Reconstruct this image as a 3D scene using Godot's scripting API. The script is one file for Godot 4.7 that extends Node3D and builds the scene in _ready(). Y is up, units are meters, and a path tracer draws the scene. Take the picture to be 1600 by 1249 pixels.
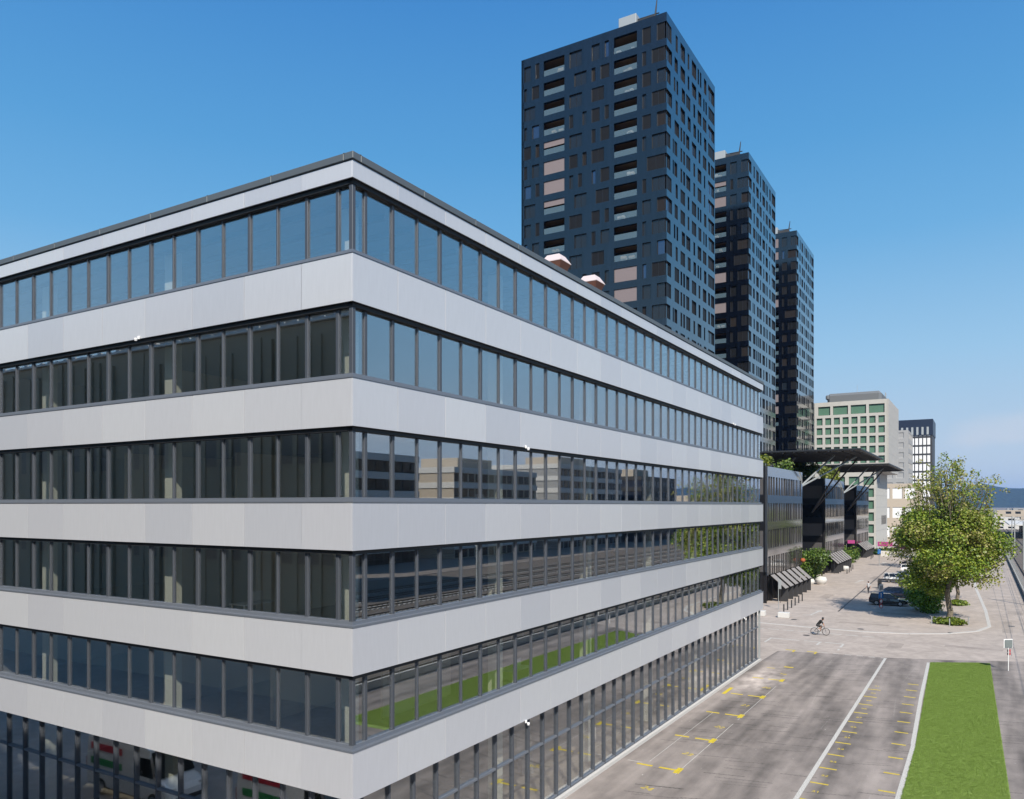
extends Node3D

# Local frame of the city grid: x runs along the long facade away from the camera, z points out of that facade.
const RX := 0.51501
const RZ := 0.857184
var F: Transform3D
var M := {}
var used := {}
var rng := RandomNumberGenerator.new()

class B:
	var v := PackedVector3Array()
	var n := PackedVector3Array()
	var uv := PackedVector2Array()
	var col := PackedColorArray()
	var cur := Color.WHITE
	var tint := false
	func vert(p: Vector3, m: Vector3) -> void:
		v.append(p); n.append(m)
		if tint: col.append(cur)
	func tri(a: Vector3, b: Vector3, c: Vector3, m: Vector3) -> void:
		if (b - a).cross(c - a).dot(m) > 0.0:
			var t := b; b = c; c = t
		vert(a, m); vert(b, m); vert(c, m)
	func tri3(a: Vector3, b: Vector3, c: Vector3, na: Vector3, nb: Vector3, nc: Vector3) -> void:
		if (b - a).cross(c - a).dot(na + nb + nc) > 0.0:
			vert(a, na); vert(c, nc); vert(b, nb)
		else:
			vert(a, na); vert(b, nb); vert(c, nc)
	func quad(a: Vector3, b: Vector3, c: Vector3, d: Vector3, m: Vector3) -> void:
		tri(a, b, c, m); tri(a, c, d, m)
	func face(a: Vector3, b: Vector3, c: Vector3, d: Vector3, away: Vector3) -> void:   # a flat quad whose normal points away from a given point
		var m := (c - a).cross(d - b).normalized()
		if m.dot((a + b + c + d) * 0.25 - away) < 0.0: m = -m
		quad(a, b, c, d, m)
	func box(lo: Vector3, hi: Vector3, T := Transform3D()) -> void:
		var p := []
		for i in 8: p.append(T * Vector3(hi.x if i & 1 else lo.x, hi.y if i & 2 else lo.y, hi.z if i & 4 else lo.z))
		var c: Vector3 = T * ((lo + hi) * 0.5)
		for f in [[0, 2, 6, 4], [1, 3, 7, 5], [0, 1, 5, 4], [2, 3, 7, 6], [0, 1, 3, 2], [4, 5, 7, 6]]:
			face(p[f[0]], p[f[1]], p[f[2]], p[f[3]], c)
	func cbox(lo: Vector3, hi: Vector3, ch: float, T := Transform3D()) -> void:          # a box with chamfered edges
		var c := (lo + hi) * 0.5
		var h := (hi - lo) * 0.5
		var P := func(s: Vector3, ax: int) -> Vector3:
			var q := Vector3(h.x - ch, h.y - ch, h.z - ch)
			q[ax] = h[ax]
			return T * (c + q * s)
		var cc: Vector3 = T * c
		for ax in 3:
			var b := (ax + 1) % 3
			var d := (ax + 2) % 3
			for s in [-1.0, 1.0]:
				var k := []
				for t in [[-1, -1], [1, -1], [1, 1], [-1, 1]]:
					var sg := Vector3(); sg[ax] = s; sg[b] = t[0]; sg[d] = t[1]
					k.append(P.call(sg, ax))
				face(k[0], k[1], k[2], k[3], cc)
			for s in [-1.0, 1.0]:
				for t in [-1.0, 1.0]:
					var s0 := Vector3(); s0[ax] = s; s0[b] = t; s0[d] = -1
					var s1 := s0; s1[d] = 1
					face(P.call(s0, ax), P.call(s0, b), P.call(s1, b), P.call(s1, ax), cc)
		for i in 8:
			var s := Vector3(1 if i & 1 else -1, 1 if i & 2 else -1, 1 if i & 4 else -1)
			var a: Vector3 = P.call(s, 0)
			var m: Vector3 = (T.basis * s).normalized()
			tri(a, P.call(s, 1), P.call(s, 2), m)
	func tube(p: Vector3, q: Vector3, r0: float, r1: float, sides := 8, caps := true) -> void:
		var d := (q - p).normalized()
		var a := d.cross(Vector3.RIGHT if absf(d.x) < 0.8 else Vector3.UP).normalized()
		var b := d.cross(a)
		for i in sides:
			var t0 := TAU * i / sides
			var t1 := TAU * (i + 1) / sides
			var m0 := a * cos(t0) + b * sin(t0)
			var m1 := a * cos(t1) + b * sin(t1)
			tri3(p + m0 * r0, p + m1 * r0, q + m1 * r1, m0, m1, m1)
			tri3(p + m0 * r0, q + m1 * r1, q + m0 * r1, m0, m1, m0)
			if caps:
				tri(p, p + m0 * r0, p + m1 * r0, -d)
				tri(q, q + m0 * r1, q + m1 * r1, d)
	func ring(c: Vector3, ax: Vector3, R: float, r: float, seg := 20, sides := 6) -> void:  # a torus
		var a := ax.cross(Vector3.RIGHT if absf(ax.x) < 0.8 else Vector3.UP).normalized()
		var b := ax.cross(a)
		for i in seg:
			for j in sides:
				var q := []; var m := []
				for k in [[0, 0], [1, 0], [1, 1], [0, 1]]:
					var t: float = TAU * (i + k[0]) / seg
					var u: float = TAU * (j + k[1]) / sides
					var o := a * cos(t) + b * sin(t)
					var nn := o * cos(u) + ax * sin(u)
					q.append(c + o * R + nn * r); m.append(nn)
				tri3(q[0], q[1], q[2], m[0], m[1], m[2]); tri3(q[0], q[2], q[3], m[0], m[2], m[3])
	func lathe(c: Vector3, prof: Array, sides := 16, smooth := true) -> void:              # prof: [radius, height]
		for i in prof.size() - 1:
			var s0: Array = prof[i]; var s1: Array = prof[i + 1]
			var dr: float = s1[0] - s0[0]; var dh: float = s1[1] - s0[1]
			for k in sides:
				var t0 := TAU * (k + 0.5) / sides; var t1 := TAU * (k + 1.5) / sides
				var o0 := Vector3(cos(t0), 0, sin(t0)); var o1 := Vector3(cos(t1), 0, sin(t1))
				var m0 := (o0 * dh - Vector3.UP * dr).normalized(); var m1 := (o1 * dh - Vector3.UP * dr).normalized()
				if not smooth:
					m0 = (m0 + m1).normalized(); m1 = m0
				var a: Vector3 = c + o0 * s0[0] + Vector3.UP * s0[1]; var b: Vector3 = c + o1 * s0[0] + Vector3.UP * s0[1]
				var d: Vector3 = c + o0 * s1[0] + Vector3.UP * s1[1]; var e: Vector3 = c + o1 * s1[0] + Vector3.UP * s1[1]
				if s0[0] > 0.0: tri3(a, b, e, m0, m1, m1)
				if s1[0] > 0.0: tri3(a, e, d, m0, m1, m0)
	func poly(pts: Array, y0: float, y1: float) -> void:                                  # a flat polygon of Vector2(x, z) made solid between two heights
		var pk := PackedVector2Array(pts)
		var idx := Geometry2D.triangulate_polygon(pk)
		for i in range(0, idx.size(), 3):
			for y in [y0, y1]:
				if y == y0 and y0 == y1: continue
				tri(Vector3(pk[idx[i]].x, y, pk[idx[i]].y), Vector3(pk[idx[i + 1]].x, y, pk[idx[i + 1]].y), Vector3(pk[idx[i + 2]].x, y, pk[idx[i + 2]].y), Vector3.UP if y == y1 else Vector3.DOWN)
		if y0 == y1:
			for i in range(0, idx.size(), 3):
				tri(Vector3(pk[idx[i]].x, y1, pk[idx[i]].y), Vector3(pk[idx[i + 1]].x, y1, pk[idx[i + 1]].y), Vector3(pk[idx[i + 2]].x, y1, pk[idx[i + 2]].y), Vector3.UP)
			return
		for i in pk.size():
			var a := pk[i]; var b := pk[(i + 1) % pk.size()]
			var e := (b - a).normalized()
			var m := Vector3(e.y, 0, -e.x)
			if Geometry2D.is_point_in_polygon((a + b) * .5 + Vector2(m.x, m.z) * .001, pk): m = -m
			quad(Vector3(a.x, y0, a.y), Vector3(b.x, y0, b.y), Vector3(b.x, y1, b.y), Vector3(a.x, y1, a.y), m)
	func into(am: ArrayMesh) -> ArrayMesh:
		if v.is_empty(): return am
		var arr := []
		arr.resize(Mesh.ARRAY_MAX)
		arr[Mesh.ARRAY_VERTEX] = v; arr[Mesh.ARRAY_NORMAL] = n
		if uv.size() == v.size(): arr[Mesh.ARRAY_TEX_UV] = uv
		if tint: arr[Mesh.ARRAY_COLOR] = col
		am.add_surface_from_arrays(Mesh.PRIMITIVE_TRIANGLES, arr)
		return am
	func mesh() -> ArrayMesh:
		return into(ArrayMesh.new())

# ---------------------------------------------------------------- naming and grouping
func numbered(called: String) -> String:
	var k: int = used.get(called, -1) + 1
	used[called] = k
	return called if k == 0 else "%s_%03d" % [called, k]

func tag(o: Node, label: String, category: String, group := "") -> void:
	o.set_meta("label", label); o.set_meta("category", category)
	if group: o.set_meta("group", group)

func thing(called: String, label: String, category: String, at := Vector3.ZERO, turn := 0.0, group := "") -> Node3D:
	var o := Node3D.new()
	o.name = numbered(called)
	add_child(o)
	o.transform = F * Transform3D(Basis(Vector3.UP, turn), at)
	tag(o, label, category, group)
	return o

func part(called: String, mesh: Mesh, mat: Material, parent: Node, xf := Transform3D()) -> MeshInstance3D:
	var o := MeshInstance3D.new()
	o.name = called
	o.mesh = mesh
	if mat: o.material_override = mat
	o.transform = xf
	parent.add_child(o, true)
	return o

func single(called: String, mesh: Mesh, mat: Material, label: String, category: String, at := Vector3.ZERO, turn := 0.0, group := "") -> MeshInstance3D:
	var o := MeshInstance3D.new()
	o.name = numbered(called)
	o.mesh = mesh
	o.material_override = mat
	add_child(o)
	o.transform = F * Transform3D(Basis(Vector3.UP, turn), at)
	tag(o, label, category, group)
	return o

func struct(called: String, mesh: Mesh, mat: Material, xf := Transform3D()) -> MeshInstance3D:
	var o := MeshInstance3D.new()
	o.name = numbered(called)
	o.mesh = mesh
	o.material_override = mat
	add_child(o)
	o.transform = F * xf
	o.set_meta("kind", "structure")
	return o

func copy(src: Node3D, label: String, at: Vector3, turn := 0.0) -> Node3D:
	var o: Node3D = src.duplicate()
	var base: String = src.name
	if base.length() > 4 and base[base.length() - 4] == "_" and base.right(3).is_valid_int(): base = base.left(base.length() - 4)
	o.name = numbered(base)
	add_child(o)
	o.transform = F * Transform3D(Basis(Vector3.UP, turn), at)
	o.set_meta("label", label)
	return o

# ---------------------------------------------------------------- materials
func lin(r: float, g: float, b: float) -> Color:
	return Color(r, g, b).linear_to_srgb()

func mat(called: String, c: Color, rough := 0.7, metal := 0.0, spec := 0.5) -> StandardMaterial3D:
	var m := StandardMaterial3D.new()
	m.resource_name = called
	m.albedo_color = c
	m.roughness = rough
	m.metallic = metal
	m.metallic_specular = spec
	M[called] = m
	return m

func noise_tex(sd: int, freq: float, lo: float, hi: float, size := 512, octaves := 5) -> ImageTexture:
	var f := FastNoiseLite.new()
	f.seed = sd; f.frequency = freq; f.fractal_octaves = octaves; f.noise_type = FastNoiseLite.TYPE_SIMPLEX_SMOOTH
	var im := f.get_seamless_image(size, size, false, false, 0.15, true)
	var out := Image.create(size, size, false, Image.FORMAT_RGB8)
	for y in size:
		for x in size:
			var t: float = im.get_pixel(x, y).r
			var w := lerpf(lo, hi, t)
			out.set_pixel(x, y, Color(w, w, w))
	return ImageTexture.create_from_image(out)

func triplanar(m: StandardMaterial3D, tex: Texture2D, scale: float) -> StandardMaterial3D:
	m.albedo_texture = tex
	m.uv1_triplanar = true
	m.uv1_world_triplanar = true
	m.uv1_scale = Vector3.ONE * scale
	return m

func normal_noise(m: StandardMaterial3D, freq: float, strength: float, sd: int, size := 256) -> void:
	var f := FastNoiseLite.new()
	f.seed = sd; f.frequency = freq; f.fractal_octaves = 3
	var im := f.get_seamless_image(size, size, false, false, 0.15, true)
	im.bump_map_to_normal_map(6.0)
	m.normal_enabled = true
	m.normal_texture = ImageTexture.create_from_image(im)
	m.normal_scale = strength

func glass(called: String, c: Color, alpha: float) -> StandardMaterial3D:
	var m := mat(called, Color(c, alpha), 0.0)
	m.transparency = BaseMaterial3D.TRANSPARENCY_ALPHA
	return m

func materials() -> void:
	var soft := noise_tex(3, 0.012, 0.93, 1.0)
	var grain := noise_tex(5, 0.06, 0.78, 1.0)
	for i in 4:
		var p := mat("panel_%d" % i, [lin(.545, .555, .585), lin(.52, .53, .565), lin(.57, .58, .605), lin(.495, .51, .55)][i], 0.33, 0.22)
	var streak := noise_tex(15, 0.03, 0.965, 1.0)
	for i in 4:
		triplanar(M["panel_%d" % i], streak, 1.0)
		M["panel_%d" % i].uv1_scale = Vector3(.9, .07, .9)
	mat("frame", lin(.075, .084, .10), 0.45, 0.3)
	mat("frame_light", lin(.18, .20, .235), 0.42, 0.4)
	mat("dark_head", lin(.02, .021, .023), 0.6)
	mat("coping", lin(.11, .125, .135), 0.5, 0.3)
	mat("concrete_inside", lin(.76, .80, .68), 0.8)
	triplanar(M.concrete_inside, grain, 0.8)
	mat("ceiling", lin(.30, .31, .31), 0.8)
	mat("inside_wall", lin(.25, .235, .19), 0.9)
	mat("inside_floor", lin(.27, .25, .20), 0.7)
	mat("partition", lin(.55, .49, .36), 0.8)
	mat("white_paint", lin(.72, .72, .72), 0.5)
	mat("kerb", lin(.62, .60, .57), 0.8)
	triplanar(M.kerb, grain, 0.5)
	mat("vent_red", lin(.32, .13, .08), 0.7)
	mat("vent_cap", lin(.56, .47, .46), 0.6)
	var g := glass("pane", Color(.93, .96, .96), 0.0)
	g.uv1_triplanar = true; g.uv1_world_triplanar = true; g.uv1_scale = Vector3.ONE * 0.22
	normal_noise(g, 0.006, 0.005, 21)
	var ct := mat("coating", Color(.95, .97, .98, .37), 0.0, 1.0)      # the mirror coating inside the double glazing
	ct.transparency = BaseMaterial3D.TRANSPARENCY_ALPHA
	var one := Image.create(4, 4, false, Image.FORMAT_RGB8); one.fill(Color.WHITE)
	ct.albedo_texture = ImageTexture.create_from_image(one)
	mat("tower_metal", lin(.004, .006, .012), 0.11, 0.0, 0.58)
	M.tower_metal.clearcoat_enabled = true; M.tower_metal.clearcoat = 0.75; M.tower_metal.clearcoat_roughness = 0.10
	triplanar(M.tower_metal, stripes(), 1.0 / 12.0)
	M.tower_metal.uv1_world_triplanar = false
	mat("tower_frame", lin(.012, .013, .016), 0.4)
	mat("tower_inside", lin(.012, .012, .014), 0.8)
	mat("soffit_brown", lin(.12, .085, .055), 0.8)
	mat("dark_pane", lin(.012, .013, .015), 0.06, 0.0, 0.6)
	mat("screen_dark", lin(.008, .008, .009), 0.5, 0.0, 0.35)
	mat("screen_brown", lin(.015, .012, .011), 0.5, 0.0, 0.35)
	mat("sky_pane", lin(.10, .14, .20), 0.05, 0.85, 0.8)
	mat("blind_pink", lin(.235, .195, .20), 0.85)
	triplanar(M.blind_pink, grain, 0.4)
	var bg := glass("balustrade", Color(.6, .8, .9), 0.28)
	bg.albedo_color = Color(lin(.11, .17, .21), 0.5)
	mat("black_metal", lin(.010, .010, .012), 0.3, 0.0, 0.5)
	triplanar(M.black_metal, soft, 0.3)
	mat("mirror_metal", lin(.40, .39, .38), 0.08, 0.94)
	mat("grey_screen", lin(.06, .056, .056), 0.75)
	mat("awning", lin(.24, .225, .22), 0.8)
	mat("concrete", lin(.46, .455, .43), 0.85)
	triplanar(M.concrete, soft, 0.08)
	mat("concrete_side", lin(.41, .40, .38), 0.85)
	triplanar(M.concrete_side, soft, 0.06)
	mat("green_pane", lin(.095, .185, .135), 0.15, 0.0, 0.5)
	mat("reveal", lin(.04, .055, .045), 0.7)
	mat("grey_roof", lin(.13, .14, .15), 0.7)
	mat("steel", lin(.33, .35, .36), 0.4, 0.5)
	mat("galvanised", lin(.40, .42, .42), 0.5, 0.5)
	mat("tyre", lin(.012, .012, .012), 0.8)
	mat("rim", lin(.45, .45, .46), 0.35, 0.8)
	mat("car_black", lin(.008, .008, .010), 0.2, 0.0, 0.6)
	mat("car_blue", lin(.012, .028, .07), 0.2, 0.3, 0.6)
	mat("car_white", lin(.72, .72, .72), 0.25)
	for k in ["car_black", "car_blue", "car_white"]:
		M[k].clearcoat_enabled = true; M[k].clearcoat = 1.0; M[k].clearcoat_roughness = 0.04
	mat("car_glass", lin(.01, .012, .014), 0.03, 0.0, 0.6)
	mat("lamp_clear", lin(.6, .6, .6), 0.1, 0.5)
	mat("lamp_red", lin(.3, .01, .01), 0.2)
	mat("sign_blue", lin(.01, .13, .42), 0.4)
	mat("sign_red", lin(.42, .015, .02), 0.4)
	mat("sign_white", lin(.75, .75, .75), 0.4)
	mat("sign_back", lin(.20, .23, .23), 0.5, 0.3)
	mat("paint_white", lin(.66, .64, .60), 0.8)
	mat("paint_yellow", lin(.78, .60, .03), 0.75)
	for k in ["paint_white", "paint_yellow"]: triplanar(M[k], noise_tex(31, 0.08, 0.72, 1.0, 256), 0.6)
	mat("pink", lin(.38, .05, .20), 0.8)
	mat("orange", lin(.35, .10, .035), 0.5)
	mat("stripe_red", lin(.45, .02, .04), 0.5)
	mat("stripe_green", lin(.02, .25, .07), 0.5)
	mat("bark", lin(.34, .29, .21), 0.9)
	triplanar(M.bark, noise_tex(8, 0.03, 0.35, 1.0, 256), 0.9)
	var lf := mat("leaf", Color.WHITE, 0.5, 0.0, 0.5)
	lf.vertex_color_use_as_albedo = true
	lf.backlight_enabled = true; lf.backlight = lin(.45, .5, .08)
	mat("tinted", Color.WHITE, 0.7).vertex_color_use_as_albedo = true
	mat("hill", lin(.045, .075, .055), 0.95)
	triplanar(M.hill, noise_tex(9, 0.03, 0.35, 1.0, 256), 0.004)
	mat("ballast", lin(.15, .125, .105), 0.95)
	triplanar(M.ballast, grain, 0.25)
	mat("rail", lin(.12, .09, .07), 0.45, 0.6)
	mat("opp_metal", lin(.23, .21, .15), 0.7)
	mat("opp_glass", lin(.06, .065, .06), 0.3)
	mat("opp_light", lin(.42, .41, .37), 0.7)
	mat("plain_white", lin(.55, .54, .52), 0.8)
	mat("plain_beige", lin(.42, .36, .29), 0.8)
	mat("plain_grey", lin(.30, .30, .30), 0.8)
	mat("canopy_dark", lin(.014, .016, .02), 0.5)
	mat("plain_dark", lin(.035, .035, .038), 0.5)
	mat("plain_blue", lin(.012, .02, .042), 0.4)
	mat("window_dark", lin(.02, .025, .03), 0.12)

func stripes() -> ImageTexture:                       # cladding sheets: faint upright joints and small differences of tone between sheets
	var im := Image.create(512, 512, false, Image.FORMAT_RGB8)
	var r := RandomNumberGenerator.new(); r.seed = 4
	for i in 16:
		var t := r.randf_range(0.8, 1.0)
		im.fill_rect(Rect2i(i * 32, 0, 32, 512), Color(t, t, t))
		im.fill_rect(Rect2i(i * 32, 0, 3, 512), Color(0.5, 0.5, 0.5))
	return ImageTexture.create_from_image(im)

# ---------------------------------------------------------------- facades: side 0 looks along +z and runs along +x, side 1 looks along -x and runs along -z
func fx(side: int, u: float, y: float, out := 0.0) -> Transform3D:
	if side == 0: return Transform3D(Basis(), Vector3(u, y, out))
	return Transform3D(Basis(Vector3(0, 0, 1), Vector3.UP, Vector3(-1, 0, 0)), Vector3(-out, y, -u))

func fbox(b: B, side: int, u0: float, u1: float, y0: float, y1: float, n0: float, n1: float) -> void:   # n0..n1: outwards
	if u1 - u0 < 0.001 or y1 - y0 < 0.001: return
	if side == 0: b.box(Vector3(u0, y0, n0), Vector3(u1, y1, n1))
	else: b.box(Vector3(-n1, y0, -u1), Vector3(-n0, y1, -u0))

func facade(b: B, side: int, u0: float, u1: float, rows: Array, ybot: float, ytop: float, thick: float) -> void:   # rows from the top: [y0, y1, [[a, b], ...]]
	var y := ytop
	for r in rows:
		fbox(b, side, u0, u1, r[1], y, -thick, 0)
		var u := u0
		var ops: Array = r[2].duplicate()
		ops.sort_custom(func(p, q): return p[0] < q[0])
		for o in ops:
			fbox(b, side, u, o[0], r[0], r[1], -thick, 0)
			u = o[1]
		fbox(b, side, u, u1, r[0], r[1], -thick, 0)
		y = r[0]
	fbox(b, side, u0, u1, ybot, y, -thick, 0)

var win_cache := {}
func win_mesh(w: float, h: float, fr: float, bars: int) -> ArrayMesh:     # surface 0 is the frame, surface 1 the panes
	var key := "%.2f %.2f %.2f %d" % [w, h, fr, bars]
	if win_cache.has(key): return win_cache[key]
	var f := B.new()
	f.box(Vector3(-w / 2, -h / 2, -.05), Vector3(w / 2, -h / 2 + fr, .03))
	f.box(Vector3(-w / 2, h / 2 - fr, -.05), Vector3(w / 2, h / 2, .03))
	for i in bars + 2:
		var x := -w / 2 + (w - fr) * i / (bars + 1)
		f.box(Vector3(x, -h / 2 + fr, -.05), Vector3(x + fr, h / 2 - fr, .03))
	var g := B.new()
	for i in bars + 1:
		var x0 := -w / 2 + (w - fr) * i / (bars + 1) + fr
		var x1 := -w / 2 + (w - fr) * (i + 1) / (bars + 1)
		g.box(Vector3(x0, -h / 2 + fr, -.03), Vector3(x1, h / 2 - fr, -.01))
	var am := g.into(f.into(ArrayMesh.new()))
	win_cache[key] = am
	return am

func window(parent: Node, side: int, u0: float, u1: float, y0: float, y1: float, inset: float, frame: Material, pane: Material, called := "window", fr := 0.07, bars := 0) -> MeshInstance3D:
	var m := win_mesh(snappedf(u1 - u0, 0.01), snappedf(y1 - y0, 0.01), fr, bars)
	var o := part(called, m, null, parent, fx(side, (u0 + u1) / 2, (y0 + y1) / 2, -inset))
	o.set_surface_override_material(0, frame)
	o.set_surface_override_material(1, pane)
	return o

# ---------------------------------------------------------------- foliage
func leaf_cloud(b: B, c: Vector3, r: Vector3, count: int, size: float, cols: Array, g: RandomNumberGenerator, hollow := 0.3) -> void:
	for i in count:
		var d := Vector3(g.randfn(), g.randfn(), g.randfn()).normalized()
		var t := pow(g.randf_range(hollow, 1.0), 0.6)
		var p := c + d * r * t
		var s := size * g.randf_range(0.6, 1.25)
		var nn := (d * 0.5 + Vector3(g.randfn() * 0.6, 0.55 + g.randfn() * 0.5, g.randfn() * 0.6)).normalized()
		var a := nn.cross(Vector3(g.randfn(), g.randfn(), g.randfn())).normalized()
		var e := nn.cross(a)
		var cc: Color = cols[g.randi() % cols.size()]
		b.cur = cc * g.randf_range(0.75, 1.25)
		var tip := p + a * s
		var mid := p + a * s * 0.45 + nn * s * 0.06
		b.tri(p, mid + e * s * 0.42, tip, nn)
		b.tri(p, tip, mid - e * s * 0.42, nn)

func limb(b: B, p: Vector3, q: Vector3, r0: float, r1: float, sag: float, seg := 5) -> void:
	var last := p
	for i in range(1, seg + 1):
		var t := float(i) / seg
		var w := p.lerp(q, t) + Vector3(sin(t * 5.0 + p.x) * 0.25, -sag * sin(PI * t), cos(t * 4.0 + q.z) * 0.25) * (1.0 if i < seg else 0.0)
		b.tube(last, w, lerpf(r0, r1, float(i - 1) / seg), lerpf(r0, r1, t), 7, false)
		last = w

func shrub(called: String, label: String, at: Vector3, r: Vector3, count: int, size: float, cols: Array, sd: int, category := "shrub", group := "") -> Node3D:
	var o := thing(called, label, category, at, 0, group)
	var g := RandomNumberGenerator.new(); g.seed = sd
	var b := B.new(); b.tint = true
	var k := B.new()
	for i in 9:
		var c := Vector3(g.randf_range(-.55, .55) * r.x, r.y * g.randf_range(.36, 1.35), g.randf_range(-.55, .55) * r.z)
		leaf_cloud(b, c, r * g.randf_range(.38, .62), count / 9, size, cols, g, 0.1)
		k.tube(Vector3(c.x * .2, 0, c.z * .2), c, 0.035, 0.015, 5)
	part("stem", k.mesh(), M.bark, o)
	part("foliage", b.mesh(), M.leaf, o)
	return o

# ---------------------------------------------------------------- people: one continuous skin round a skeleton of tapered bones
func sdf_body(bones: Array, cell: float, k: float) -> ArrayMesh:
	var lo := Vector3.ONE * 1e6
	var hi := -lo
	for b in bones:
		for e in [0, 1]:
			lo = lo.min(b[e] - Vector3.ONE * (b[2 + e] + cell * 4)); hi = hi.max(b[e] + Vector3.ONE * (b[2 + e] + cell * 4))
	var nx := int((hi.x - lo.x) / cell) + 2
	var ny := int((hi.y - lo.y) / cell) + 2
	var nz := int((hi.z - lo.z) / cell) + 2
	var d := PackedFloat32Array(); d.resize(nx * ny * nz); d.fill(1.0)
	for b in bones:
		var p: Vector3 = b[0]; var q: Vector3 = b[1]; var r0: float = b[2]; var r1: float = b[3]
		var m := maxf(r0, r1) + cell * 3 + k
		var l0 := (p.min(q) - Vector3.ONE * m - lo) / cell
		var l1 := (p.max(q) + Vector3.ONE * m - lo) / cell
		var pq := q - p
		var den := maxf(pq.length_squared(), 1e-9)
		for z in range(maxi(0, int(l0.z)), mini(nz, int(l1.z) + 1)):
			for y in range(maxi(0, int(l0.y)), mini(ny, int(l1.y) + 1)):
				for x in range(maxi(0, int(l0.x)), mini(nx, int(l1.x) + 1)):
					var w := lo + Vector3(x, y, z) * cell - p
					var t := clampf(w.dot(pq) / den, 0.0, 1.0)
					var v := (w - pq * t).length() - lerpf(r0, r1, t)
					var i := (z * ny + y) * nx + x
					var h := clampf(0.5 + 0.5 * (d[i] - v) / k, 0.0, 1.0)
					d[i] = lerpf(d[i], v, h) - k * h * (1.0 - h)
	var at := {}
	var vv := PackedVector3Array(); var nn := PackedVector3Array(); var cc := PackedColorArray()
	var S := [1, nx, nx * ny]
	for z in nz - 1:
		for y in ny - 1:
			for x in nx - 1:
				var i := (z * ny + y) * nx + x
				var c := []
				var neg := 0
				for j in 8:
					var f: float = d[i + (j & 1) + (nx if j & 2 else 0) + (nx * ny if j & 4 else 0)]
					c.append(f)
					if f < 0.0: neg += 1
				if neg == 0 or neg == 8: continue
				var sum := Vector3(); var cnt := 0
				for e in [[0, 1], [2, 3], [4, 5], [6, 7], [0, 2], [1, 3], [4, 6], [5, 7], [0, 4], [1, 5], [2, 6], [3, 7]]:
					var f0: float = c[e[0]]; var f1: float = c[e[1]]
					if (f0 < 0.0) != (f1 < 0.0):
						var t := f0 / (f0 - f1)
						sum += Vector3(e[0] & 1, (e[0] >> 1) & 1, e[0] >> 2).lerp(Vector3(e[1] & 1, (e[1] >> 1) & 1, e[1] >> 2), t); cnt += 1
				var pos := lo + (Vector3(x, y, z) + sum / cnt) * cell
				at[i] = vv.size()
				vv.append(pos)
				nn.append(Vector3(c[1] + c[3] + c[5] + c[7] - c[0] - c[2] - c[4] - c[6], c[2] + c[3] + c[6] + c[7] - c[0] - c[1] - c[4] - c[5], c[4] + c[5] + c[6] + c[7] - c[0] - c[1] - c[2] - c[3]).normalized())
				var best := 1e9; var bc := Color.WHITE
				for b in bones:
					var pq: Vector3 = b[1] - b[0]
					var t := clampf((pos - b[0]).dot(pq) / maxf(pq.length_squared(), 1e-9), 0.0, 1.0)
					var v: float = (pos - b[0] - pq * t).length() - lerpf(b[2], b[3], t)
					if v < best: best = v; bc = b[4]
				cc.append(bc)
	var o := B.new(); o.tint = true
	for z in range(1, nz - 1):
		for y in range(1, ny - 1):
			for x in range(1, nx - 1):
				var i := (z * ny + y) * nx + x
				for ax in 3:
					if (d[i] < 0.0) == (d[i + S[ax]] < 0.0): continue
					var u: int = S[(ax + 1) % 3]; var w: int = S[(ax + 2) % 3]
					var q := [i, i - u, i - u - w, i - w]
					var ok := true
					for e in q: ok = ok and at.has(e)
					if not ok: continue
					for t in [[0, 1, 2], [0, 2, 3]]:
						var a: int = at[q[t[0]]]; var b: int = at[q[t[1]]]; var c2: int = at[q[t[2]]]
						var before := o.v.size()
						o.tri3(vv[a], vv[b], vv[c2], nn[a], nn[b], nn[c2])
						for kk in range(before, o.v.size()):
							var p := o.v[kk]
							o.col[kk] = cc[a] if p == vv[a] else cc[b] if p == vv[b] else cc[c2]
	return o.mesh()

# the pose is given in the person's own axes: +x is forward, z is to the right
func figure(J: Dictionary, C: Dictionary) -> Array:
	var bones := [
		[J.hip, J.chest, .135, .15, C.top], [J.chest, J.neck, .13, .06, C.top], [J.neck, J.head, .055, .06, C.skin], [J.head, J.head + J.up * .09, .095, .092, C.hair],
		[J.head + J.look * .035 - J.up * .02, J.head + J.look * .05 - J.up * .07, .07, .05, C.skin], [J.head + J.look * .11 - J.up * .01, J.head + J.look * .115 - J.up * .035, .014, .016, C.skin]]
	for s in ["l", "r"]:
		bones.append([J.chest + (J["sh" + s] - J.chest) * .3, J["sh" + s], .09, .07, C.top])
		bones.append([J["sh" + s], J["el" + s], .055, .043, C.sleeve]); bones.append([J["el" + s], J["wr" + s], .042, .03, C.skin])
		bones.append([J.hip + (J["hp" + s] - J.hip) * .4, J["hp" + s], .12, .10, C.leg])
		bones.append([J["hp" + s], J["kn" + s], .092, .062, C.leg]); bones.append([J["kn" + s], J["an" + s], .058, .038, C.shin])
		bones.append([J["an" + s], J["an" + s] + J["toe" + s], .045, .035, C.shoe])
		var hd: Vector3 = (J["wr" + s] - J["el" + s]).normalized()
		var sd := hd.cross(Vector3.RIGHT).normalized()
		bones.append([J["wr" + s], J["wr" + s] + hd * .075, .03, .034, C.skin])
		for f in 4:
			var o: Vector3 = J["wr" + s] + hd * .075 + sd * (f - 1.5) * .019
			bones.append([o, o + hd * [.06, .075, .07, .05][f] + J.curl * .03, .011, .009, C.skin])
		bones.append([J["wr" + s] + hd * .03 + sd * .03, J["wr" + s] + hd * .07 + sd * .06, .012, .010, C.skin])
	return bones

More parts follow.
